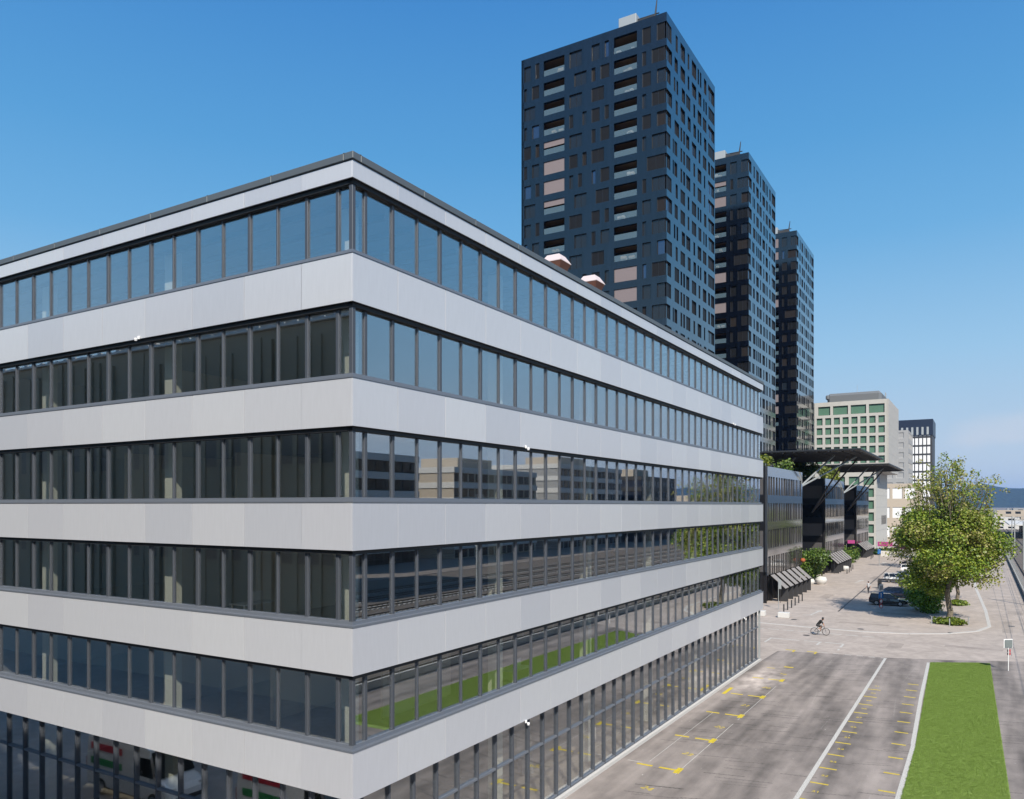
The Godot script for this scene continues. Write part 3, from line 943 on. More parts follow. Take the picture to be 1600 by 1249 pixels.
func canopy(label: String, x: float, length: float, z: float, feet: Array) -> void:
	var o := thing("canopy_roof", label, "canopy", Vector3(x, 0, z), 0, "flat dark canopy roofs between the blocks")
	var b := B.new()
	b.cbox(Vector3(0, 21.2, -24), Vector3(length, 21.5, 0), .05)
	part("slab", b.mesh(), M.canopy_dark, o)
	var g := B.new()
	for i in 14: g.box(Vector3(.1, 21.08, -23.5 + i * 1.7), Vector3(length - .1, 21.199, -23.2 + i * 1.7))
	for i in 10: g.box(Vector3(1.0 + i * length / 10.5, 20.96, -23.9), Vector3(1.2 + i * length / 10.5, 21.079, -.2))
	part("underside_rib", g.mesh(), M.plain_dark, o)
	for f in feet:
		var s := B.new()
		s.tube(f[0], f[1], .15, .15, 8)
		part("strut", s.mesh(), M.plain_dark if f[2] else M.galvanised, o)

# ---------------------------------------------------------------- buildings farther off
func concrete_block() -> void:
	var o := thing("concrete_office_block", "pale concrete office block with square green tinted windows", "building", Vector3(222.1, 0, -6.8))
	var rows := []; var low := []
	var top := 42.3
	rows.append([top - 3.7, top - 1.2, [[1.0, 5.0], [5.7, 9.7], [10.4, 14.4], [15.1, 18.4]]])
	for k in 5:
		var y1 := top - 4.5 - 2.78 * k
		var ops := []
		for i in 8: ops.append([.95 + i * 2.32, .95 + i * 2.32 + 1.62])
		rows.append([y1 - 2.0, y1, ops])
	var a := B.new()
	facade(a, 1, .5, 19.4, rows, 22.2, top, .5)
	part("wall", a.mesh(), M.concrete, o)
	var s := B.new()
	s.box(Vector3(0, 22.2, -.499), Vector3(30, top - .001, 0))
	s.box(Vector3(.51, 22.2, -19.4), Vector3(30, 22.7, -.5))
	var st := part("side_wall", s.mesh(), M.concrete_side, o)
	var jn := B.new()
	for k in 7: jn.box(Vector3(.02, 24.5 + k * 2.7, -.01), Vector3(29.9, 24.58 + k * 2.7, .004))
	part("wall_joint", jn.mesh(), M.plain_grey, st)
	var lower := B.new()
	for k in 6:
		var y1 := 20.9 - 3.35 * k
		low.append([y1 - 2.4, y1, [[3.6, 6.4], [7.4, 10.2], [11.2, 14.0], [15.0, 17.8]]])
	facade(lower, 1, 3.2, 19.4, low, 0, 22.199, .5)
	lower.box(Vector3(.001, 0, -3.7), Vector3(30, 22.198, -3.19))
	part("lower_wall", lower.mesh(), M.concrete, o)
	var lj := B.new()
	for k in 6: lj.box(Vector3(.5, 2.2 + k * 3.35, -3.2), Vector3(29.8, 2.29 + k * 3.35, -3.182))
	part("lower_wall_joint", lj.mesh(), M.plain_grey, o)
	for r in rows + low:
		for op in r[2]:
			window(o, 1, op[0], op[1], r[0], r[1], .42, M.reveal, M.green_pane, "window", .09)
	window(o, 0, 2.0, 8.5, 19.2, 21.6, 3.17, M.frame_light, M.sky_pane, "window", .06, 5).position.z = -3.15
	for i in 6: window(o, 0, 14.0 + i * 2.3, 15.2 + i * 2.3, 7.2, 9.8, 3.17, M.plain_dark, M.window_dark, "window", .1).position.z = -3.17
	var r := B.new()
	r.box(Vector3(.6, top - 1.0, -19.3), Vector3(29.8, top - .5, -.6))
	r.box(Vector3(29.6, 0, -19.3), Vector3(30.2, top - .01, -3.71))
	r.box(Vector3(0.1, 0, -19.9), Vector3(30, top - .02, -19.41))
	part("roof", r.mesh(), M.grey_roof, o)
	var pr := B.new(); pr.cbox(Vector3(4, top - .4, -16.6), Vector3(24, top + 3.0, -2.2), .7); pr.cbox(Vector3(3.8, top + 1.2, -17), Vector3(6, top + 2.6, -16), .3)
	part("roof_plant_room", pr.mesh(), M.grey_roof, o)
	var an := B.new(); an.tube(Vector3(8, top + 2.9, -9), Vector3(8, top + 5.6, -9), .06, .03, 5)
	for i in 4: an.tube(Vector3(18 + i * .9, top + 2.9, -2.6), Vector3(18 + i * .9, top + 4.2, -2.6), .05, .05, 5)
	part("antenna", an.mesh(), M.galvanised, o)

func slab_block(called: String, label: String, at: Vector3, w: float, d: float, h: float, wall: Material, floors: int, win: float, frame: Material, pane: Material, side_win := true, group := "", hr := .56, gap := .6) -> Node3D:
	# a plain office block: windows in a grid on the two facades that face the camera
	var o := thing(called, label, "building", at, 0, group)
	var fh := h / floors
	var b := B.new()
	for side in 2:
		var L := w if side == 0 else d
		var rows := []
		for k in floors:
			var y1 := h - fh * k - fh * minf(.22, (1.0 - hr) * .5)
			var ops := []
			var n := int((L - gap) / (win + gap))
			if side == 1 or side_win:
				var off := (L - n * (win + gap) + gap) / 2
				for i in n: ops.append([off + i * (win + gap), off + i * (win + gap) + win])
			rows.append([y1 - fh * hr, y1, ops])
			for op in ops: window(o, side, op[0], op[1], y1 - fh * hr, y1, .2, frame, pane, "window", .1)
		facade(b, side, 0 if side == 0 else .301, L, rows, 0, h - side * .001, .3)
	b.box(Vector3(w - .3, 0, -d), Vector3(w - .002, h - .002, -.301))
	b.box(Vector3(0, 0, -d - .3), Vector3(w, h - .003, -d - .001))
	part("wall", b.mesh(), wall, o)
	var r := B.new(); r.box(Vector3(.31, h - .6, -d + .01), Vector3(w - .31, h - .3, -.31)); part("roof", r.mesh(), M.grey_roof, o)
	return o

# ---------------------------------------------------------------- the ground
func lot_texture() -> ImageTexture:                    # worn asphalt: streaks along the lot, tyre marks across it, dust near the building
	var W := 2048; var H := 512                        # covers x -42..62 and z -1..23
	var a := FastNoiseLite.new(); a.seed = 41; a.frequency = 1.0; a.fractal_octaves = 4
	var b := FastNoiseLite.new(); b.seed = 42; b.frequency = 1.0; b.fractal_octaves = 3
	var im := Image.create(W, H, false, Image.FORMAT_RGB8)
	var r := RandomNumberGenerator.new(); r.seed = 6
	for j in H:
		var z := -1.0 + 24.0 * j / H
		for i in W:
			var x := -42.0 + 104.0 * i / W
			var s := a.get_noise_2d(x * .045, z * .55)
			var f := b.get_noise_2d(x * .5, z * .8)
			var g := r.randf_range(-1, 1)
			var t := .195 + .135 * s + .05 * f + .012 * g
			var du := maxf(0.0, 1.0 - Vector2((x - 41.5) / 6.5, (z - 1.6) / 1.9).length())
			t += du * (.22 + .25 * f)
			t += .03 * exp(-absf(z - .6) * 2.0)
			im.set_pixel(i, j, Color(t * 1.07, t * .925, t * .835).linear_to_srgb())
	for k in 420:                                       # short dark marks across the driving direction
		var x0 := r.randf_range(-40, 56); var z0 := r.randf_range(.4, 16)
		var l := r.randf_range(.8, 2.6); var sl := r.randf_range(.15, .35)
		var dk := r.randf_range(.80, .93)
		for q in int(l * 26):
			var zz := z0 + l * q / (l * 26.0)
			var px := int((x0 + (zz - z0) * sl + 42.0) / 104.0 * W); var py := int((zz + 1.0) / 24.0 * H)
			if px > 0 and px < W - 1 and py > 0 and py < H:
				for e in 2:
					var c := im.get_pixel(px + e, py)
					im.set_pixel(px + e, py, Color(c.r * dk, c.g * dk, c.b * dk))
	for k in 260:                                       # specks and scraps of white paint
		var px := r.randi_range(3, W - 4); var py := r.randi_range(3, H - 4)
		var c := im.get_pixel(px, py).lerp(Color(.9, .89, .87), r.randf_range(.2, .8))
		im.set_pixel(px, py, c)
		if r.randf() < .4: im.set_pixel(px + 1, py, c)
	for k in 24:                                        # long faint scratches
		var x0 := r.randf_range(-10, 52); var z0 := r.randf_range(4, 15)
		var l := r.randf_range(2, 7); var sl := r.randf_range(-.1, .35)
		for q in int(l * 22):
			var xx := x0 + q / 22.0
			var px := int((xx + 42.0) / 104.0 * W); var py := int((z0 + (xx - x0) * sl + 1.0) / 24.0 * H)
			if px > 0 and px < W and py > 0 and py < H: im.set_pixel(px, py, im.get_pixel(px, py).lerp(Color(.8, .79, .77), .14))
	return ImageTexture.create_from_image(im)

func street_mat(called: String, base: float, sd: int) -> StandardMaterial3D:
	var m := mat(called, lin(base * 1.08, base * .925, base * .815), 0.9)
	triplanar(m, noise_tex(sd, 0.02, 0.88, 1.0, 512, 6), 0.03)
	var d := noise_tex(sd + 1, 0.08, 0.88, 1.0, 512, 4)
	m.detail_enabled = true
	m.detail_blend_mode = BaseMaterial3D.BLEND_MODE_MUL
	m.detail_albedo = d
	m.uv2_triplanar = true; m.uv2_world_triplanar = true; m.uv2_scale = Vector3.ONE * 0.31
	return m

func sheet(pts: Array, y0: float, y1: float) -> ArrayMesh:
	var b := B.new(); b.poly(pts, y0, y1)
	return b.mesh()

func strip(path: Array, w: float, y0: float, y1: float) -> ArrayMesh:   # a band along a path of Vector2(x, z)
	var b := B.new()
	for i in path.size() - 1:
		var p: Vector2 = path[i]; var q: Vector2 = path[i + 1]
		var n := (q - p).orthogonal().normalized() * w * .5
		var e := (q - p).normalized() * 0.0
		b.poly([p + n - e, q + n + e, q - n + e, p - n - e], y0, y1)
	return b.mesh()

func ground() -> void:
	var far := B.new()
	far.quad(Vector3(-9000, -.02, -9000), Vector3(9000, -.02, -9000), Vector3(9000, -.02, 9000), Vector3(-9000, -.02, 9000), Vector3.UP)
	struct("ground", far.mesh(), street_mat("far_ground", .24, 61))
	struct("road", sheet([Vector2(-60, -120), Vector2(420, -120), Vector2(420, 20.2), Vector2(-60, 20.2)], 0.0, 0.0), street_mat("street", .46, 63))
	var kerb := [Vector2(71.5, -60), Vector2(70.2, -6), Vector2(69.5, 0), Vector2(69.3, 5), Vector2(70.2, 9.2), Vector2(72.4, 12.6), Vector2(75.5, 15.0), Vector2(79.7, 16.1), Vector2(94, 15.8), Vector2(123, 14.6), Vector2(200, 12.8), Vector2(400, 11)]
	var pz := kerb.duplicate(); pz.append(Vector2(400, -60))
	struct("plaza_pavement", sheet(pz, .004, .04), street_mat("plaza", .48, 65))
	var kb := B.new()
	for i in kerb.size() - 1:
		var p: Vector2 = kerb[i]; var q: Vector2 = kerb[i + 1]
		var n := (q - p).orthogonal().normalized() * .17
		kb.poly([p + n, q + n, q - n, p - n], .002 + i * .0002, .046 + i * .0004)
	struct("kerb", kb.mesh(), M.kerb)
	# the parking lot with its painted marks
	var lot := B.new()
	lot.poly([Vector2(-42, -.2), Vector2(46.4, -.2), Vector2(54.2, .05), Vector2(55.0, 3), Vector2(55.7, 8.3), Vector2(57.2, 13), Vector2(58.9, 16.8), Vector2(60.5, 20.1), Vector2(-42, 20.1)], .004, .004)
	for p in lot.v: lot.uv.append(Vector2((p.x + 42.0) / 104.0, (p.z + 1.0) / 24.0))
	var lm := mat("lot_asphalt", Color.WHITE, .85)
	lm.albedo_texture = lot_texture()
	normal_noise(lm, 0.05, 0.25, 71)
	lm.uv1_scale = Vector3.ONE
	lm.normal_enabled = false
	var L := struct("parking_lot", lot.mesh(), lm)
	var box := func(called: String, x0: float, x1: float, z0: float, z1: float, m: Material) -> void:
		var b := B.new(); b.box(Vector3(x0, .0045, z0), Vector3(x1, .010, z1)); part(called, b.mesh(), m, L)
	box.call("white_line", -8, 55.3, 8.42, 8.62, M.paint_white)
	box.call("white_line", -8, 30, 12.22, 12.44, M.paint_white)
	part("white_line", strip([Vector2(30, 12.3), Vector2(42, 11.97), Vector2(55.2, 11.72)], .22, .0045, .010), M.paint_white, L)
	for k in 15: box.call("yellow_tick", 9.3 + k * 2.38, 9.42 + k * 2.38, 8.66, 9.45, M.paint_yellow)
	var zt := [12.35, 12.33, 12.3, 12.25, 12.2, 12.12, 12.05, 11.98, 11.92, 11.85, 11.8, 11.76, 11.72]
	for k in 13: box.call("yellow_tick", 16.0 + k * 2.9 - k * k * .035, 16.13 + k * 2.9 - k * k * .035, zt[k] - .82, zt[k] - .13, M.paint_yellow)
	for x in [13.8, 19.6, 25.2, 31.0, 36.5, 42.3]:
		box.call("yellow_mark", x - .42, x + .42, 2.78, 3.06, M.paint_yellow)
		box.call("yellow_mark", x - .085, x + .085, 1.95, 2.775, M.paint_yellow)
		box.call("yellow_mark", x - .085, x + .085, .80, 1.6, M.paint_yellow)
	box.call("yellow_mark", 47.3, 47.6, 2.0, 2.7, M.paint_yellow)
	box.call("yellow_mark", 46.4, 46.5, .9, 1.5, M.paint_yellow)
	box.call("yellow_mark", 36.1, 38.2, .28, .52, M.paint_yellow)
	for p in [[55.0, 1.1], [55.05, 2.9]]:
		box.call("yellow_mark", p[0] - .7, p[0] + .3, p[1] + .1, p[1] + .25, M.paint_yellow)
		box.call("yellow_mark", p[0] + .12, p[0] + .3, p[1] - .6, p[1] + .095, M.paint_yellow)
	for k in 6: box.call("white_dash", 55.3, 55.42, 3.5 + k * .93, 4.0 + k * .93, M.paint_white)
	var nums := [["25", 10.9], ["24", 16.6], ["23", 22.3], ["22", 28.0], ["21", 33.7], ["20", 39.4], ["19", 44.6]]
	var font := SystemFont.new(); font.font_names = PackedStringArray(["Droid Sans"])
	for q in nums:
		var t := TextMesh.new(); t.text = q[0]; t.font = font; t.font_size = 42; t.pixel_size = .0125; t.depth = .004
		part("bay_number", t, M.paint_yellow, L, Transform3D(Basis(Vector3.UP, -PI / 2 - .3) * Basis(Vector3.RIGHT, -PI / 2), Vector3(q[1], .0085, 2.5)))
	for k in 12:
		var t := TextMesh.new(); t.text = str(30 + k); t.font = font; t.font_size = 30; t.pixel_size = .01; t.depth = .004
		part("bay_number", t, M.paint_yellow, L, Transform3D(Basis(Vector3.UP, -PI / 2) * Basis(Vector3.RIGHT, -PI / 2), Vector3(17.7 + k * 2.38, .0085, 9.1)))
	for x in [29.5, 40.6]: # chalk lines between the T marks
		box.call("chalk_line", x - 10.5, x - .4, 2.96, 2.985, M.paint_white)
	box.call("chalk_line", 20.2, 31.0, 1.22, 1.24, M.paint_white)
	box.call("chalk_line", 19.84, 19.88, .2, .95, M.paint_white)
	# white bays on the cross street
	var bay := B.new()
	for r in [[58.2, 60.7, -2.1, -1.92], [60.7, 60.92, -2.1, .6], [60.72, 60.94, 1.0, 2.6], [60.72, 60.94, 2.9, 4.5], [59.1, 60.715, 2.36, 2.54], [58.9, 60.715, 4.40, 4.58], [57.2, 57.9, 4.46, 4.62]]:
		bay.box(Vector3(r[0], .0005, r[2]), Vector3(r[1], .006, r[3]))
	struct("bay_marking", bay.mesh(), M.paint_white)
	var dash := B.new()
	for k in 9: dash.box(Vector3(66.32, .0005, -6.6 + k * 1.5), Vector3(66.52, .006, -5.5 + k * 1.5))
	struct("street_dashes", dash.mesh(), M.paint_white)
	for p in [[80.6, -1.5, 1.0], [125.0, -2.3, 1.15], [172.9, -3.4, 1.3]]:
		var b := B.new()
		b.poly([Vector2(-2.6, -.11), Vector2(.9, -.11), Vector2(.9, -.42), Vector2(2.6, 0), Vector2(.9, .42), Vector2(.9, .11), Vector2(-2.6, .11)], 0, .006)
		struct("painted_arrow", b.mesh(), M.paint_white, Transform3D(Basis(Vector3.UP, -.08).scaled(Vector3.ONE * p[2]), Vector3(p[0] + 1.2, .0405, p[1])))
	var ab := B.new(); ab.box(Vector3(79.0, .0405, -2.5), Vector3(79.16, .047, -1.3)); struct("stop_bar", ab.mesh(), M.paint_white)
	var dr := B.new(); dr.box(Vector3(0, .0405, -.08), Vector3(150, .044, .08))
	struct("drain_channel", dr.mesh(), M.plain_dark, Transform3D(Basis(Vector3.UP, .0205), Vector3(84, 0, .6)))
	for p in [[70.9, 4.7], [74.4, -2.6], [72.9, 12.8], [64.2, .6], [81.4, 18.1]]:
		var b := B.new(); b.tube(Vector3(0, 0, 0), Vector3(0, .007, 0), .33, .33, 18); struct("manhole_cover", b.mesh(), M.plain_dark, Transform3D(Basis(), Vector3(p[0], .0405 if p[0] > 69.5 and p[1] < 15 else .0006, p[1])))
	var pm := street_mat("patch", .38, 67)
	for p in [[60.5, 8.0, 3.4, 1.3, .0012], [64.0, 12.5, 1.2, 4.6, .0012], [76.0, 17.2, 9.0, 1.0, .0012], [92, 18.0, 4.0, 1.6, .0012], [84, 4.6, 2.2, 5.5, .0412], [98, -4.0, 5.0, 1.4, .0412], [131, -1.4, 7.0, 1.5, .0412], [74.5, 2.0, 1.1, 5.0, .0412]]:
		struct("asphalt_patch", sheet([Vector2(p[0], p[1]), Vector2(p[0] + p[2], p[1] + .08), Vector2(p[0] + p[2] - .05, p[1] + p[3]), Vector2(p[0] + .04, p[1] + p[3] - .1)], p[4], p[4]), pm)
	for k in 2:
		var b := B.new(); b.box(Vector3(0, .0005, 0), Vector3(90, .003, .03)); struct("road_seam", b.mesh(), M.grey_roof, Transform3D(Basis(Vector3.UP, [.012, -.004][k]), Vector3([62.0, 60.0][k], 0, [17.6, 19.0][k])))
	# lawn
	var lawn := B.new()
	lawn.poly([Vector2(17.6, 12.48), Vector2(30, 12.45), Vector2(55.2, 11.86), Vector2(57.4, 16.0), Vector2(23.6, 16.55), Vector2(17.6, 16.64)], .0045, .03)
	var gm := mat("lawn", lin(.26, .37, .075), .95)
	triplanar(gm, noise_tex(51, .045, .72, 1.0, 512, 6), .10)
	var lw := struct("lawn", lawn.mesh(), gm)
	var bl := B.new(); bl.tint = true
	for k in 5:
		var a := k * 1.3
		bl.cur = Color(1, 1, 1) * (.8 + .1 * k)
		var p := Vector3(cos(a * 2.1) * .03, 0, sin(a * 2.7) * .03)
		var tip := p + Vector3(cos(a) * .02, .032 + .004 * k, sin(a) * .02)
		bl.tri(p + Vector3(.006, 0, 0), p - Vector3(.006, 0, .004), tip, Vector3.UP)
	var bm := mat("grass_blade", Color.WHITE, .7); bm.vertex_color_use_as_albedo = true
	bm.backlight_enabled = true; bm.backlight = lin(.2, .3, .04)
	var mm := MultiMesh.new(); mm.transform_format = MultiMesh.TRANSFORM_3D; mm.use_colors = true
	mm.mesh = bl.mesh(); mm.instance_count = 110000
	var r := RandomNumberGenerator.new(); r.seed = 19
	for i in mm.instance_count:
		var x := r.randf_range(18.0, 57.0)
		var zl := 12.45 if x < 30 else lerpf(12.45, 11.86, (x - 30) / 25.2)
		var zr := lerpf(16.6, 16.0, (x - 18) / 39.0)
		if x > 55.2: zl = lerpf(11.9, 16.0, (x - 55.2) / 2.2)
		mm.set_instance_transform(i, Transform3D(Basis(Vector3.UP, r.randf() * TAU).scaled(Vector3.ONE * r.randf_range(.7, 1.35)), Vector3(x, .03, r.randf_range(zl, zr))))
		mm.set_instance_color(i, Color(.25, .36, .072) * r.randf_range(.85, 1.15))
	var mi := MultiMeshInstance3D.new(); mi.name = "lawn_grass"; mi.multimesh = mm; mi.material_override = bm
	add_child(mi); mi.transform = F; mi.set_meta("kind", "stuff"); tag(mi, "mown green grass of the lawn strip beside the parking lot", "grass")

# ---------------------------------------------------------------- trees
func big_tree() -> void:
	var o := thing("plane_tree", "tall plane tree with loose sparse top at the pavement corner", "tree", Vector3(81.6, .04, 12.3))
	var g := RandomNumberGenerator.new(); g.seed = 33
	var t := B.new(); var lv := B.new(); lv.tint = true
	limb(t, Vector3.ZERO, Vector3(.15, 4.6, .15), .34, .25, 0, 5)
	var fork := Vector3(.15, 4.5, .15)
	var cols := [Color(.15, .225, .022), Color(.20, .27, .028), Color(.28, .32, .045), Color(.10, .17, .02)]
	var pale := [Color(.27, .29, .06), Color(.21, .25, .045), Color(.32, .28, .11)]
	for i in 64:                                        # the full part of the crown
		var a := i * 2.39996
		var h := lerpf(4.4, 12.0, pow(g.randf(), .9))
		var R := 6.4 * sqrt(maxf(.05, 1.0 - pow((h - 8.2) / 6.0, 2))) * g.randf_range(.30, .78)
		var c := Vector3(cos(a) * R, h, sin(a) * R)
		if i % 2 == 0: limb(t, fork.lerp(Vector3(.2, 8, .2), g.randf() * .6), c, .10, .025, -.3, 5)
		var s := g.randf_range(1.3, 2.3)
		leaf_cloud(lv, c, Vector3(s, s * .75, s), 700, .25, cols if g.randf() < .72 else pale, g, .15)
	for i in 9:                                         # low boughs on the side of the parked cars
		var c := Vector3(g.randf_range(-1.0, 4.0), g.randf_range(3.0, 5.2), g.randf_range(-1.9, -.4))
		if i % 2 == 0: limb(t, Vector3(.15, 4.6, .1), c, .07, .02, -.2, 5)
		leaf_cloud(lv, c, Vector3(1.1, .9, 1.1), 480, .25, cols, g, .15)
	for i in 62:                                        # thin upright shoots with few leaves
		var a := i * 2.39996 + .7
		var R := g.randf_range(.4, 4.9)
		var top := Vector3(cos(a) * R, lerpf(18.8, 14.4, R / 6.0) * g.randf_range(.90, 1.0), sin(a) * R)
		var from := Vector3(cos(a) * R * .45, 9.5, sin(a) * R * .45)
		limb(t, from, top, .07, .012, 0, 6)
		for k in 5:
			var q := from.lerp(top, lerpf(.5, 1.0, k / 4.0)) + Vector3(g.randfn(), g.randfn() * .5, g.randfn()) * .55
			leaf_cloud(lv, q, Vector3(.5, .4, .5), 17, .23, pale if g.randf() < .7 else cols, g, .2)
	part("trunk", t.mesh(), M.bark, o)
	part("crown", lv.mesh(), M.leaf, o)

func small_tree(called: String, label: String, at: Vector3, h: float, R: float, n: int, sd: int, group := "") -> void:
	var o := thing(called, label, "tree", at, 0, group)
	var g := RandomNumberGenerator.new(); g.seed = sd
	var t := B.new(); var lv := B.new(); lv.tint = true
	limb(t, Vector3.ZERO, Vector3(0, h * .4, .1), .24, .16, 0, 4)
	for i in n:
		var a := i * 2.39996
		var y := lerpf(h * .38, h * .95, g.randf())
		var rr := R * sqrt(maxf(.05, 1.0 - pow((y / h - .62) / .42, 2))) * g.randf_range(.3, 1.0)
		var c := Vector3(cos(a) * rr, y, sin(a) * rr)
		if i % 2 == 0: limb(t, Vector3(0, h * .36, .1), c, .07, .02, -.2, 4)
		leaf_cloud(lv, c, Vector3.ONE * R * .3, 130, .34, [Color(.10, .16, .02), Color(.13, .19, .028), Color(.18, .21, .035)], g, .15)
	part("trunk", t.mesh(), M.bark, o)
	part("crown", lv.mesh(), M.leaf, o)

# ---------------------------------------------------------------- small things of the street
func cyclist(at: Vector3, turn: float) -> void:
	var b := thing("bicycle", "dark bicycle being ridden across the street past the parking lot", "bicycle", at, turn)
	for x in [-.53, .53]:
		var t := B.new(); t.ring(Vector3.ZERO, Vector3(0, 0, 1), .335, .024, 24, 6)
		var w := part("wheel", t.mesh(), M.tyre, b, Transform3D(Basis(), Vector3(x, .36, 0)))
		var s := B.new()
		for k in 10: s.tube(Vector3.ZERO, Vector3(cos(TAU * k / 10), sin(TAU * k / 10), 0) * .32, .003, .003, 4, false)
		s.tube(Vector3(0, 0, -.05), Vector3(0, 0, .05), .025, .025, 8)
		part("spokes", s.mesh(), M.steel, w)
	var f := B.new()
	for p in [[Vector3(-.53, .36, 0), Vector3(-.1, .31, 0)], [Vector3(-.1, .31, 0), Vector3(-.25, .86, 0)], [Vector3(-.53, .36, 0), Vector3(-.23, .78, 0)], [Vector3(-.23, .78, 0), Vector3(.36, .84, 0)], [Vector3(-.1, .31, 0), Vector3(.38, .74, 0)], [Vector3(.35, .95, 0), Vector3(.53, .36, 0)]]:
		f.tube(p[0], p[1], .019, .019, 8)
	part("frame", f.mesh(), M.plain_dark, b)
	var h := B.new(); h.tube(Vector3(.37, .98, -.28), Vector3(.37, .98, .28), .014, .014, 6); h.tube(Vector3(.35, .93, 0), Vector3(.37, .98, 0), .016, .016, 6)
	part("handlebar", h.mesh(), M.steel, b)
	var s := B.new(); s.cbox(Vector3(-.40, .87, -.07), Vector3(-.13, .93, .07), .025); part("saddle", s.mesh(), M.tyre, b)
	var c := B.new(); c.tube(Vector3(-.1, .31, -.02), Vector3(-.1, .31, .02), .09, .09, 14); c.tube(Vector3(-.1, .31, -.08), Vector3(.0, .17, -.08), .012, .012, 5); c.tube(Vector3(-.1, .31, .08), Vector3(-.2, .45, .08), .012, .012, 5)
	part("crankset", c.mesh(), M.steel, b)
	var dk := Color(.012, .012, .014)
	var sk := Color(.36, .20, .14)
	var C := {"top": dk, "sleeve": dk, "skin": sk, "hair": dk, "leg": Color(.02, .02, .022), "shin": sk, "shoe": Color(.45, .45, .45)}
	var J := {"hip": Vector3(-.24, 1.0, 0), "chest": Vector3(.05, 1.36, 0), "neck": Vector3(.17, 1.47, 0), "head": Vector3(.24, 1.60, 0), "up": Vector3(.1, .99, 0).normalized(), "look": Vector3(.97, -.15, 0).normalized(), "curl": Vector3(.0, -.5, 0),
		"shl": Vector3(.09, 1.39, -.19), "ell": Vector3(.26, 1.17, -.25), "wrl": Vector3(.33, 1.03, -.22), "shr": Vector3(.09, 1.39, .19), "elr": Vector3(.26, 1.17, .25), "wrr": Vector3(.33, 1.03, .22),
		"hpl": Vector3(-.24, .97, -.1), "knl": Vector3(.10, .72, -.11), "anl": Vector3(-.04, .28, -.12), "toel": Vector3(.15, -.05, 0), "hpr": Vector3(-.24, .97, .1), "knr": Vector3(.14, .90, .11), "anr": Vector3(-.18, .55, .12), "toer": Vector3(.15, -.06, 0)}
	var p := single("person", sdf_body(figure(J, C), .016, .03), M.tinted, "person in black riding a bicycle across the street", "person", at, turn)
	var hm := B.new(); hm.lathe(Vector3(.26, 1.66, 0), [[.115, 0], [.118, .03], [.09, .09], [.04, .12], [0, .125]], 12)
	part("helmet", hm.mesh(), M.plain_dark, p)

func walker(at: Vector3, turn: float) -> void:
	var sk := Color(.36, .20, .14)
	var C := {"top": Color(.45, .46, .48), "sleeve": Color(.45, .46, .48), "skin": sk, "hair": Color(.02, .015, .012), "leg": Color(.03, .03, .035), "shin": Color(.03, .03, .035), "shoe": Color(.03, .02, .02)}
	var J := {"hip": Vector3(0, .96, 0), "chest": Vector3(.02, 1.30, 0), "neck": Vector3(.02, 1.48, 0), "head": Vector3(.04, 1.61, 0), "up": Vector3.UP, "look": Vector3(1, 0, 0), "curl": Vector3(.3, 0, 0),
		"shl": Vector3(.01, 1.39, -.19), "ell": Vector3(-.10, 1.12, -.25), "wrl": Vector3(.0, .90, -.27), "shr": Vector3(.01, 1.39, .19), "elr": Vector3(.04, 1.12, .25), "wrr": Vector3(.18, .93, .25),
		"hpl": Vector3(0, .93, -.1), "knl": Vector3(.16, .52, -.1), "anl": Vector3(.22, .09, -.1), "toel": Vector3(.17, -.04, 0), "hpr": Vector3(0, .93, .1), "knr": Vector3(-.02, .50, .1), "anr": Vector3(-.24, .13, .1), "toer": Vector3(.14, -.08, 0)}
	single("person", sdf_body(figure(J, C), .016, .03), M.tinted, "person in grey top walking on the plaza left of the black car", "person", at, turn)

func mast(label: String, at: Vector3, h: float, arm: float) -> Node3D:
	var o := thing("catenary_mast", label, "railway mast", at, 0, "masts along the railway")
	var b := B.new(); b.tube(Vector3.ZERO, Vector3(0, h, 0), .17, .12, 8); part("post", b.mesh(), M.galvanised, o)
	var a := B.new(); a.tube(Vector3(0, h - .6, 0), Vector3(0, h - .2, arm), .06, .05, 6); a.tube(Vector3(0, h - 1.8, 0), Vector3(0, h - .3, arm * .7), .04, .04, 6); a.tube(Vector3(0, h - 1.8, arm * .9), Vector3(0, h - .3, arm * .9), .03, .03, 5)
	part("arm", a.mesh(), M.galvanised, o)
	return o

